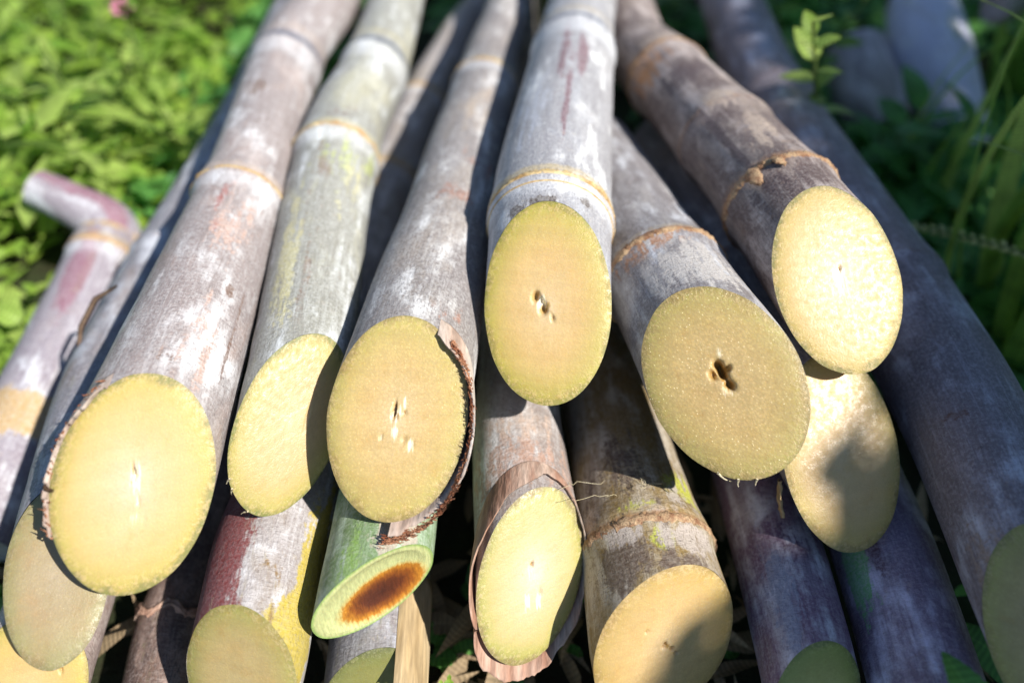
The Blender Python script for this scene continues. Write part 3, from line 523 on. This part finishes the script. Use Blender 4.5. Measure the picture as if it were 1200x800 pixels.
I_ = cn('I', 'red, white and yellow streaked cane with an olive tan cut below the half shaded cut', seed=12, face=F_I, rough_edge=.02,
       patches=[('pa', 3.4, 130, 5, 30, 1.5), ('pb', .9, 30, 1.5, 34, 1.4), ('pb', 3.2, 14, 3, 26, 1.3), ('pc', 2.0, 58, 2.6, 2.2, 1.1), ('pc', 2.9, 70, .25, 12, .6), ('pa', 2.4, 100, .9, 4, .6)])
J = cn('J', 'short green cane with an oblique rotten brown cut, under the bark-edged tan cut', seed=13, face=F_J, concave=.0018, dome=.0, nth=112,
       patches=[('pa', .9, 76, .9, 22, .8), ('pa', 1.2, 50, .9, 14, .75), ('pb', 1.55, 64, .7, 7, .8), ('pc', .3, 110, 1.2, 24, .6)])
K = cn('K', 'blue-grey cane with a dull olive cut at the bottom edge', seed=14, face=F_K)
shell(K, 'leaf_sheath', 5, 62, 1.03, 1.10, lambda t: -.012+0*t, lambda t: .030+0*t, M_straw, n=40, m=14, seed=15, rag=.0005, thin_back=False)
O = cn('O', 'shaded purple cane with blue-grey bloom and a green cut at the bottom edge', seed=15, face=F_O, patches=[('pb', 2.6, 118, 2.4, 20, .8), ('pa', 4.5, 95, 1.6, 40, .5)])
P = cn('P', 'shaded deep purple cane with a green stripe beside the purple cane with the green cut', seed=16, face=F_O,
       patches=[('pa', 5.6, 152, 1.9, 20, 1.1), ('pb', 6.2, 128, 1.6, 8, .8)])
Q = cn('Q', 'large violet-grey cane with an olive cut running along the right side of the pile', seed=17, face=F_Q,
       patches=[('pa', 6.2, 132, .22, 14, .9), ('pb', .9, 150, 2.6, 28, .6), ('pc', 9.2, 140, .25, 8, .7), ('pc', 4.9, 120, .2, 10, .5)])
S_ = build_cane('S', 'whitish violet cane with a bent tip lying against the weeds at the left edge', RM['S'], group=G_, seed=18, ringmat=M_ring, cap0=True,
       patches=[('pa', 13.0, 82, 2.4, 18, 1.6), ('pb', 5.2, 60, .9, 180, 1.5), ('pb', 16.4, 90, .6, 180, .7)])
up = build_cane('SU', '', RM['S'], name='bent_tip', seed=19, cap0=True, patches=[('pa', 3.0, 70, 3.5, 26, 1.4), ('pb', .1, 90, .5, 180, .9)])
st = up.stalk; w_ = np.array(up.root['_o'])-np.array(S_.root['_o']); st.parent = S_.root; st.location = w_; st.name = 'bent_tip'; bpy.data.objects.remove(up.root)
T_ = cn('T', 'withered brown cane stalk in the dark gap below the bright cream cut', seed=20, cap0=True)
V, Fq = join([tube(np.array([T_.surf(np.array(R(t)), np.array(.030+.002*math.sin(t*.1)), 1.02) for t in np.linspace(20, 160, 12)])+np.random.default_rng(i).normal(size=(12, 3))*.0006, .0007, 5) for i in range(9)])
obj('hairy_node', V, Fq, M_sheath_red, T_.root)
build_cane('W', 'lavender-grey cane piece standing blurred among the weeds at upper right', RM['W'], group='loose cane pieces among the weeds', seed=21, cap0=True, patches=[('pa', 6, 100, 2, 22, .6)])
build_cane('Y', 'taupe cane piece blurred among the weeds, left of the lavender-grey piece', RM['Y'], group='loose cane pieces among the weeds', seed=22, cap0=True)
build_cane('Z', 'pinkish brown stalk end in the top right corner beyond the weeds', RM['Y'], group='loose cane pieces among the weeds', seed=23, cap0=True)
# small torn bits that belong to their cane
def flake(c, name, th, s, ln, wd, dr, mat, lift=.0008, seed=0):
    g = np.random.default_rng(seed); b = c.surf(np.array(R(th)), np.array(s), 1.)+0; nrm = b-c.ev(np.array(s)); nrm /= np.linalg.norm(nrm)
    dr = np.array(dr, float); dr /= np.linalg.norm(dr); sd = np.cross(nrm, dr); sd /= np.linalg.norm(sd)
    n = 12; u = np.linspace(0, 1, n)[:, None]; P = b+dr*u*ln+nrm*(lift+.0012*np.sin(u*2.6))
    wv = wd*(np.sin(np.clip(u[:, 0]*2.6+.35, 0, PI))+.12*g.normal(size=n)).clip(.1)
    x = np.linspace(-1, 1, 5)
    top = P[:, None]+sd*(x[None, :, None]*wv[:, None, None])+nrm*(.0004*(1-x**2))[None, :, None]+g.normal(size=(n, 5, 1))*.00015
    bot = top-nrm*.0005
    V = np.vstack([top.reshape(-1, 3), bot[:, ::-1].reshape(-1, 3)])
    ring = np.concatenate([top, bot[:, ::-1]], 1).reshape(-1, 3)
    return obj(name, ring, [grid_faces(n, 10, True, True)], mat, c.root)
flake(F_, 'dry_flake', 134, .043, .008, .0026, (.5, -1, -.1), M_crust, .0022, 1)
flake(F_, 'dry_flake', 112, .042, .005, .0020, (.8, -.6, -.1), M_crust, .0018, 2)
flake(N, 'sheath_flake', 196, -.004, .014, .0022, (.25, -.5, -.85), M_straw, .0016, 3)
flake(A, 'bark_chip', 170, -.004, .0042, .0009, (1, -.5, .1), M_dark, .0010, 4)
g = np.random.default_rng(77)
for i in range(5):
    b = Mc.surf(np.array(R(118+g.normal()*9)), np.array(.046+g.normal()*.004), 1.01)
    P_ = b+np.cumsum(g.normal(size=(8, 3))*.0011+np.array([(g.normal()*.0016), -.0004, .0009]), 0)
    V, Fq = tube(P_, .00009, 5); obj('root_hair', V, Fq, M_fibre, Mc.root)
# ------------------------------------------------------------------ ground and weeds
def sheet(name, ext, n, z, mat, amp):
    x = np.linspace(-1, 1, n); x = np.sign(x)*np.abs(x)**3*ext; X, Y = np.meshgrid(x, x); g = np.random.default_rng(3)
    Z = z+amp*sum(np.sin(X*a+Y*b+c)*d for a, b, c, d in [(g.normal()*25, g.normal()*25, g.uniform(0, 6), .4) for _ in range(7)])
    V = np.stack([X, Y+.3, Z], -1).reshape(-1, 3)
    return obj(name, V, [grid_faces(n, n, False)], mat)
t = NT('soil'); co = t.n('TexCoord').outputs['Object']
c = t.mix(t.step(t.noise(co, 18, 5, .7), .35, .65), (.030, .022, .014), (.035, .045, .018)); c = t.mix(t.step(t.noise(co, 140, 3), .6, .75, 0, .6), c, (.10, .075, .045))
t.bsdf(c, .9, t.bump(t.noise(co, 120, 5, .7), .004), spec=.15)
tag(sheet('ground', 40, 120, GROUND-.004, t.m, .0025), 'dark soil under the canes and weeds', 'ground', kind='structure')

def leaf_set(P, D, Nn, L, Wd, droop, fold, prof, tint, nseg=6, teeth=0., g=None):
    """many leaves at once: base P, direction D, upper side Nn, length L, half width Wd."""
    P, D, Nn = (np.asarray(q, float) for q in (P, D, Nn)); n = len(P)
    D = D/np.linalg.norm(D, axis=1)[:, None]; Sd = np.cross(D, Nn); Sd /= np.linalg.norm(Sd, axis=1)[:, None]+1e-9; Nn = np.cross(Sd, D)
    u = np.linspace(0, 1, nseg+1); w = prof(u)
    ang = droop[:, None]*u[None]; du = L[:, None]/nseg
    cx = np.concatenate([np.zeros((n, 1)), np.cumsum(np.cos(ang[:, :-1])*du, 1)], 1); cz = np.concatenate([np.zeros((n, 1)), np.cumsum(-np.sin(ang[:, :-1])*du, 1)], 1)
    mid = P[:, None]+D[:, None]*cx[..., None]+Nn[:, None]*cz[..., None]
    ww = Wd[:, None]*w[None]
    if teeth: ww = ww*(1+teeth*(((np.arange(nseg+1) % 2)*2-1))[None]*(u < .97)[None])
    nb = np.cos(ang)[..., None]*Nn[:, None]+np.sin(ang)[..., None]*D[:, None]
    rows = []; lv = []
    for x in (-1, -.5, 0, .5, 1):
        rows.append(mid+Sd[:, None]*(x*ww)[..., None]*np.cos(fold)[:, None, None]+nb*(abs(x)*ww*np.sin(fold)[:, None]-.12*ww*(x*x))[..., None])
        lv.append(np.stack([np.full((n, nseg+1), x), u[None]*L[:, None]*100, np.zeros((n, nseg+1))], -1))
    V = np.stack(rows, 2); lv = np.stack(lv, 2); k = (nseg+1)*5
    f = grid_faces(nseg+1, 5, False); F = (f[None]+(np.arange(n)*k)[:, None, None]).reshape(-1, 4)
    return V.reshape(-1, 3), F, lv.reshape(-1, 3), np.repeat(tint, k)
ovate = lambda u: np.sin(PI*np.clip(u, 0, 1)**.72)**.8*.98+.02
lance = lambda u: np.sin(PI*np.clip(u, 0, 1)**.6)**1.0*.97+.03
blade = lambda u: (1-u**2.2)*.96+.02
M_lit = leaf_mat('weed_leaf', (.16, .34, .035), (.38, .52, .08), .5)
M_deep = leaf_mat('shaded_green_leaf', (.07, .26, .06), (.19, .42, .09), .45)  # darker copy of the weed leaf, shade put into its green
M_yel = leaf_mat('yellow_green_leaf', (.24, .40, .05), (.44, .56, .14), .5)
M_stem = fibre_mat('green_stem', (.10, .17, .04), (.18, .24, .07), 120)
M_grass = leaf_mat('grass_blade', (.20, .40, .06), (.46, .58, .13), .5)

def weed(name, label, cat, base, h, n, L, Wd, mat, seed, prof=ovate, lean=(0, 0), spread=1., group=None, nst=1, droop=.7, up=.25, teeth=0.):
    """one weed: stem(s) with leaves set round them, all real blades."""
    g = np.random.default_rng(seed); base = np.array(base, float); root = thing(name, base, label, cat, group)
    stems = []; P = []; D = []; N_ = []; Ls = []
    for k in range(nst):
        az = g.uniform(0, 6.28); tip = base+np.array([lean[0]+math.cos(az)*spread*h*.35*(nst > 1), lean[1]+math.sin(az)*spread*h*.35*(nst > 1), h*g.uniform(.8, 1.1)])
        ctl = np.array([base, base+(tip-base)*.35+np.array([0, 0, h*.12]), tip]); ev, sk = curve(ctl); s = np.linspace(0, sk[-1], 12)
        stems.append(tube(ev(s), np.linspace(.0014, .0006, 12)*(h/.08)**.4, 6))
        m = n//nst
        for i in range(m):
            u = (i+.6)/m; p_ = ev(np.array(u*sk[-1])); a_ = i*2.4+g.normal()*.4
            d = np.array([math.cos(a_), math.sin(a_), up+.5*(u > .8)+g.normal()*.15]); P.append(p_); D.append(d); N_.append([0, 0, 1.]+g.normal(size=3)*.2); Ls.append(L*(1.05-.45*u)*g.uniform(.75, 1.2))
    Ls = np.array(Ls); nn = len(Ls)
    V, F, lv, ti = leaf_set(P, D, N_, Ls, Wd/L*Ls, droop*g.uniform(.4, 1.4, nn), g.uniform(.1, .5, nn), prof, g.uniform(0, 1, nn), 16 if teeth else 7, teeth)
    obj('foliage', V, [F], mat, root, {'lv': lv, 'tint': ti})
    V, F = join(stems); obj('stem', V, F, M_stem, root)
    return root
def cover(name, label, n, region, L, Wd, mat, seed, prof=ovate, zh=.02, group=None):
    """low mass of leaves nobody could count."""
    g = np.random.default_rng(seed); P = []
    while len(P) < n:
        x, y, z = region(g)
        if x is not None: P.append((x, y, z))
    P = np.array(P); a_ = g.uniform(0, 6.28, n); D = np.stack([np.cos(a_), np.sin(a_)-.15, g.uniform(-.1, .75, n)], -1); N_ = np.array([0, 0, 1.])+g.normal(size=(n, 3))*.3
    Ls = L*(.35+1.25*g.uniform(0, 1, n)**1.6)
    patch = .5+.5*np.sin(P[:, 0]*19+1)*np.cos(P[:, 1]*17)
    V, F, lv, ti = leaf_set(P, D, N_, Ls, Wd/L*Ls*g.uniform(.8, 1.2, n), g.uniform(.2, 1.3, n), g.uniform(.05, .5, n), prof, np.clip(.5*patch+g.uniform(0, .6, n), 0, 1), 5)
    return tag(obj(name, V, [F], mat, None, {'lv': lv, 'tint': ti}), label, 'ground cover', kind='stuff')
def heap_clear(x, y, z, m=.012):
    for k, d in CANES.items():
        p_ = np.array(d['pts']); 
        for i in range(len(p_)-1):
            a, b = p_[i], p_[i+1]; t_ = np.clip(((y-a[1])/(b[1]-a[1]+1e-9)), 0, 1)
            if a[1]-.02 <= y <= b[1]+.02 or b[1]-.02 <= y <= a[1]+.02:
                q = a+(b-a)*t_
                if abs(x-q[0]) < max(d['rad'])+m and z < q[2]+.03: return False
    return True
def reg(x0, x1, y0, y1, h0, h1, m=.012):
    def f(g):
        x, y = g.uniform(x0, x1), g.uniform(y0, y1)
        z = GROUND+h0+(h1-h0)*g.uniform(0, 1)*(.65+.35*math.sin(x*23+1.3)*math.cos(y*19))
        return (x, y, z) if heap_clear(x, y, z, m) else (None,)*3
    return f
cover('low_weeds', 'leaves in a darkened green for the shade along the left of the pile', 1500, reg(-.225, -.13, .10, 1.0, .0, .03), .018, .0055, M_deep, 7)
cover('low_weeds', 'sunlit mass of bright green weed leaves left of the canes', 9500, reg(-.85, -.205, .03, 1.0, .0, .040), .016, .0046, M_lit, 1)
cover('low_weeds', 'narrow pale leaf tips topping the sunlit weeds at the left', 2600, reg(-.85, -.225, .20, 1.0, .02, .080), .027, .0042, M_yel, 5, lance)
cover('low_weeds', 'mass of leaves in a darkened green for the shade right of the canes', 5200, reg(.13, .8, .02, 1.0, 0, .035), .034, .0075, M_deep, 2, lance)
cover('low_weeds', 'green leaves blurred behind and between the canes', 2400, reg(-.2, .25, .35, 1.1, 0, .035, .0), .026, .007, M_deep, 3)
M_litter = leaf_mat('dry_leaf', (.20, .13, .07), (.42, .31, .18), .2, .7)
cover('leaf_litter', 'dry brown leaf scraps on the soil under the bottom canes', 420, reg(-.21, .17, .02, .16, .0, .012, -.010), .026, .0026, M_litter, 9, lance)
cover('low_weeds', 'dark green leaves in the gap under the bottom canes', 160, reg(-.2, .16, .03, .14, 0, .012, -.006), .016, .004, M_deep, 4)

# single weeds one can tell apart, left
GL = 'leafy weeds standing left of the canes'
z0 = GROUND
weed('leafy_weed', 'weed with long pale lance leaves hanging down at the upper left', 'weed', (-.265, .41, z0), .085, 26, .040, .0060, M_yel, 11, lance, (.03, -.02), group=GL, nst=3)
weed('leafy_weed', 'bushy yellow-green weed just left of the dark shade beside the pinkish-grey cane', 'weed', (-.203, .40, z0), .062, 60, .022, .0065, M_yel, 12, ovate, (.02, -.02), group=GL, nst=7)
weed('leafy_weed', 'broad-leaved bright weed at the far left edge below the top corner', 'weed', (-.30, .40, z0), .070, 22, .028, .008, M_lit, 13, ovate, (0, -.02), group=GL, nst=3)
weed('leafy_weed', 'small round-leaved yellow-green weed left of the whitish violet cane', 'weed', (-.240, .25, z0), .034, 16, .020, .0080, M_yel, 14, ovate, (.0, -.01), group=GL, nst=3)
weed('leafy_weed', 'weed with pointed leaves just beyond the bent cane tip', 'weed', (-.255, .345, z0), .050, 26, .028, .0065, M_lit, 15, lance, (.0, -.01), group=GL, nst=4)
weed('leafy_weed', 'drooping weed with big lance leaves left of the pink clover', 'weed', (-.250, .44, z0), .080, 24, .038, .0058, M_yel, 41, lance, (.02, -.03), group=GL, nst=3)
weed('leafy_weed', 'weed with large pale oval leaves above the bent cane tip', 'weed', (-.235, .375, z0), .055, 18, .030, .0075, M_yel, 42, lance, (.01, -.03), group=GL, nst=3, droop=1.1)
weed('leafy_weed', 'bright weed with upright narrow leaves at the left edge', 'weed', (-.29, .35, z0), .06, 26, .032, .0048, M_yel, 43, lance, (0, -.01), group=GL, nst=4, up=.9)
weed('leafy_weed', 'tall narrow-leaved weed blurred in the top left corner', 'weed', (-.30, .47, z0), .095, 36, .045, .0060, M_lit, 16, lance, (.02, 0), group=GL, nst=4)
weed('leafy_weed', 'weed in a darkened green for the shade beside the pinkish-grey cane', 'weed', (-.185, .44, z0), .035, 30, .026, .0075, M_deep, 17, ovate, (0, 0), group=GL, nst=5)
weed('leafy_weed', 'dark weed at the lower left between the violet cane and the bright cream cut', 'weed', (-.208, .10, z0), .020, 14, .018, .006, M_deep, 18, ovate, group=GL, nst=3)
# pink clover
cl = weed('clover', 'pink clover flower blurred at the top left among the weeds', 'flower', (-.228, .435, z0), .092, 6, .020, .0075, M_lit, 19, ovate)
g = np.random.default_rng(5); n = 70; d = g.normal(size=(n, 3)); d[:, 2] = np.abs(d[:, 2])*.9-.2; d /= np.linalg.norm(d, axis=1)[:, None]
tp = t
tpk = NT('clover_petal'); tpk.bsdf((.62, .26, .34), .6, sss=.1)
V, F, lv, ti = leaf_set(np.array([-.228, .435, z0+.092])+d*.003, d, np.cross(d, g.normal(size=(n, 3))), np.full(n, .0042), np.full(n, .0013), g.uniform(0, .5, n), np.full(n, .3), lance, g.uniform(0, 1, n), 4)
obj('petals', V, [F], tpk.m, cl)
# right
GRT = 'weeds standing right of the canes'
weed('leafy_weed', 'sunlit yellow-green sprig rising in front of the violet-grey cane at upper right', 'weed', (.178, .362, z0), .142, 24, .025, .0078, M_yel, 21, ovate, (-.048, -.045), group=GRT, nst=1, up=.5)
weed('leafy_weed', 'green weed with oval leaves leaning over the violet-grey cane near the top edge', 'weed', (.195, .47, z0), .125, 20, .026, .0085, M_lit, 51, ovate, (-.03, -.03), group=GRT, nst=2, up=.4)
weed('leafy_weed', 'dark broad-leaved weed below the lavender-grey cane piece', 'weed', (.255, .40, z0), .06, 14, .055, .0130, M_deep, 22, ovate, (0, -.02), group=GRT, nst=2)
weed('leafy_weed', 'dark green weed blurred between the top ends of the bark-stained and violet-grey canes', 'weed', (.125, .58, z0), .05, 24, .035, .010, M_deep, 23, ovate, group=GRT, nst=3)
weed('leafy_weed', 'bluish green weed beside the violet-grey cane, under the sunlit sprig', 'weed', (.225, .37, z0), .045, 14, .04, .010, M_deep, 24, ovate, group=GRT, nst=2)
def grass(name, label, base, n, L, Wd, seed, mat, lean=(0, 0), group=None, spread=.03):
    g = np.random.default_rng(seed); base = np.array(base); root = thing(name, base, label, 'grass', group)
    a_ = g.uniform(0, 6.28, n); P_ = base+np.stack([np.cos(a_), np.sin(a_), 0*a_], -1)*g.uniform(0, spread, n)[:, None]
    D = np.stack([np.cos(a_)*.35+lean[0], np.sin(a_)*.35+lean[1], np.ones(n)], -1); N_ = np.stack([-np.cos(a_)-lean[0], -np.sin(a_)-lean[1], .4+0*a_], -1)
    V, F, lv, ti = leaf_set(P_, D, -N_, L*g.uniform(.6, 1.15, n), Wd*g.uniform(.6, 1.2, n), g.uniform(.5, 1.8, n), g.uniform(.2, .5, n), blade, g.uniform(0, 1, n), 14)
    obj('foliage', V, [F], mat, root, {'lv': lv, 'tint': ti}); return root
grass('grass_clump', 'clump of broad green grass blades at the right edge', (.255, .25, z0), 22, .19, .0080, 31, M_grass, (-.12, .15), GRT)
grass('grass_clump', 'thin grass stalks crossing in front of the loose cane pieces', (.25, .36, z0), 9, .13, .0022, 32, M_grass, (.1, .15), GRT)
grass('grass_clump', 'wide blurred grass blades in the top right corner', (.37, .48, z0), 16, .17, .010, 33, M_grass, (-.1, .0), GRT)
# grass spike
P0_, P1_ = np.array([.196, .290, .020]), np.array([.243, .214, .045]); root = thing('grass_spike', P0_, 'yellow-green braided grass seed spike jutting in from the right edge', 'grass')
u = np.linspace(0, 1.9, 40)[:, None]; g = np.random.default_rng(8); ax = P0_+(P1_-P0_)*u+np.array([0, 0, .006])*np.sin(u*2)
V, F = tube(ax, np.linspace(.0006, .0011, 40), 6); obj('stem', V, F, M_stem, root)
parts = []
for i in range(74):
    q = i/74*1.85; b = P0_+(P1_-P0_)*q+np.array([0, 0, .006])*math.sin(q*2); dd = (P0_-P1_)/np.linalg.norm(P0_-P1_); sd = np.cross(dd, [0, 0, 1.]); a_ = (i % 2)*PI+g.normal()*.35+.5
    o_ = sd*math.cos(a_)+np.cross(sd, dd)*math.sin(a_); k = np.linspace(0, 1, 6)[:, None]
    parts.append(tube(b+o_*.0005+(dd*.8+o_*.45)*k*.0048, np.array([.3, .9, 1., .8, .5, .1])*.0011, 6))
V, F = join(parts)
tsp = fibre_mat('seed_husk', (.78, .78, .26), (.85, .82, .40), 300); obj('seed_husks', V, F, tsp, root)  # husk yellow raised to stand in for direct sun
# toothed leaf at the lower right, jagged leaves at the bottom centre
def single(name, label, base, D, Nn, L, Wd, mat, teeth, prof=ovate, droop=.3, k=1, seed=0, cat='leaf'):
    g = np.random.default_rng(seed); root = thing(name, base, label, cat)
    D = np.array([np.array(D)+g.normal(size=3)*.28*(k > 1) for _ in range(k)]); n = k
    V, F, lv, ti = leaf_set(np.tile(base, (n, 1)), D, np.tile(Nn, (n, 1)), np.full(n, L)*g.uniform(.8, 1.1, n), np.full(n, Wd), np.full(n, droop), np.full(n, .3), prof, g.uniform(.3, 1, n), 24, teeth)
    obj('leaf_blade', V, [F], mat, root, {'lv': lv, 'tint': ti})
    V, F = tube(np.array([base, np.array(base)-D[0]/np.linalg.norm(D[0])*.006, np.array(base)-D[0]/np.linalg.norm(D[0])*.012+np.array([0, 0, -.006])]), .0008, 6); obj('leaf_stalk', V, F, M_stem, root)
single('toothed_leaf', 'green toothed leaf tip poking up over the deep purple cane at the lower right', (.120, .046, .048), (-.05, .6, .30), (.25, -.5, 1), .025, .0072, M_deep, .06, droop=.8, seed=1)
single('jagged_leaf', 'small jagged green leaves at the bottom edge beside the reddish sheathed cut', (-.0215, .064, -.010), (.05, .5, .5), (0, -.6, 1), .020, .0036, M_lit, .30, k=6, seed=2)
V, F = tube(np.array([[-.168, .185, .036], [-.1655, .195, .047], [-.160, .203, .054], [-.152, .207, .057]]), np.array([.0006, .0010, .0011, .0005]), 6)
tw = obj('twig', V, F, M_twig, None, origin=(-.168, .185, .036)); tag(tw, 'short curved dark twig between the whitish violet cane and the leftmost cream cut', 'twig')
# unseen bush added right of the pile, shaped to shade the right hand canes
def bush():
    g = np.random.default_rng(21); root = thing('added_shade_bush', (1.25, .05, z0), 'unseen leafy bush added to shade the right side of the pile', 'bush')
    n1, n2 = 20000, 11000; n = n1+n2; tb = g.uniform(0, 1, n1)
    y = np.r_[g.uniform(-.75, .35, n1), g.uniform(-1.2, .95, n2)]
    x = BUSH_X(y)+np.r_[np.full(n1, .010), np.full(n2, .035)]+np.r_[.10*g.uniform(0, 1, n1), .5*g.uniform(0, 1, n2)**1.5]
    z = z0+np.r_[1.02-.10*g.uniform(0, 1, n1), 1.0*g.uniform(0, 1, n2)**.6]
    P_ = np.stack([x, y, z], -1); a_ = g.uniform(0, 6.28, n); D = np.stack([np.cos(a_), np.sin(a_), g.uniform(-.5, .2, n)], -1)
    V, F, lv, ti = leaf_set(P_, D, np.array([-.6, .2, .75])+g.normal(size=(n, 3))*.35, np.r_[.022*g.uniform(.6, 1.2, n1), .042*g.uniform(.6, 1.2, n2)], np.r_[.010*g.uniform(.7, 1.2, n1), .018*g.uniform(.7, 1.2, n2)], g.uniform(.2, 1., n), g.uniform(.05, .3, n), ovate, g.uniform(0, 1, n), 5)
    obj('foliage', V, [F], M_deep, root, {'lv': lv, 'tint': ti})
    tr = []
    for i in range(26):
        yy = -1.05+i*.078; xx = float(BUSH_X(np.array(yy)))+.25+.1*math.sin(i*3.1); tr.append(tube([[xx, yy, z0-.01], [xx+.03, yy+.02, z0+.4], [xx+.02*math.cos(i), yy-.02, z0+.9]], [.012, .009, .004], 7))
    V, F = join(tr); obj('stem', V, F, M_twig, root)
BUSH_X = lambda y: np.interp(y, [-.6, -.43, -.406, -.358, -.33, -.306, -.285, -.25, -.04, .3], [.77, .815, .84, .860, .880, .883, .886, .892, .895, .91])  # bush edge follows the wanted shadow line
bush()

# ------------------------------------------------------------------ light, camera
w = bpy.data.worlds.new('World'); S.world = w; w.use_nodes = True; nt = w.node_tree
bg = nt.nodes['Background']; sky = nt.nodes.new('ShaderNodeTexSky'); sky.sky_type = 'NISHITA'; sky.sun_disc = False
EL, AZ = 46., 29.   # sun: to the right, slightly towards the viewer
sd = np.array([math.cos(R(EL))*math.cos(R(AZ)), -math.cos(R(EL))*math.sin(R(AZ)), math.sin(R(EL))])
sky.sun_elevation = R(EL); sky.sun_rotation = math.atan2(sd[0], sd[1])
nt.links.new(sky.outputs[0], bg.inputs[0]); bg.inputs[1].default_value = .082; sky.ozone_density = 2.0; sky.dust_density = .1; sky.air_density = 1.0
from mathutils import Vector
sl = bpy.data.lights.new('sun', 'SUN'); sl.energy = 5.0; sl.angle = R(.53); sl.color = (1, .96, .90)
so = bpy.data.objects.new('sun', sl); COL.objects.link(so); so.rotation_euler = Vector(sd).to_track_quat('Z', 'Y').to_euler(); so.location = (1, -1, 2)
cam = bpy.data.cameras.new('camera'); cam.sensor_width = 36; cam.lens = 870/1200*36; cam.clip_start = .005; cam.clip_end = 200
cam.dof.use_dof = True; cam.dof.focus_distance = .232; cam.dof.aperture_fstop = 3.9
co_ = bpy.data.objects.new('camera', cam); COL.objects.link(co_); co_.location = (0, 0, .255); co_.rotation_euler = (R(90-48), 0, 0); S.camera = co_
S.view_settings.view_transform = 'Standard'; S.view_settings.look = 'None'; S.view_settings.exposure = 0.6; S.view_settings.gamma = 1
S.cycles.max_bounces = 8; S.cycles.use_denoising = True

for o in bpy.data.objects:
    if '_o' in o: del o['_o']
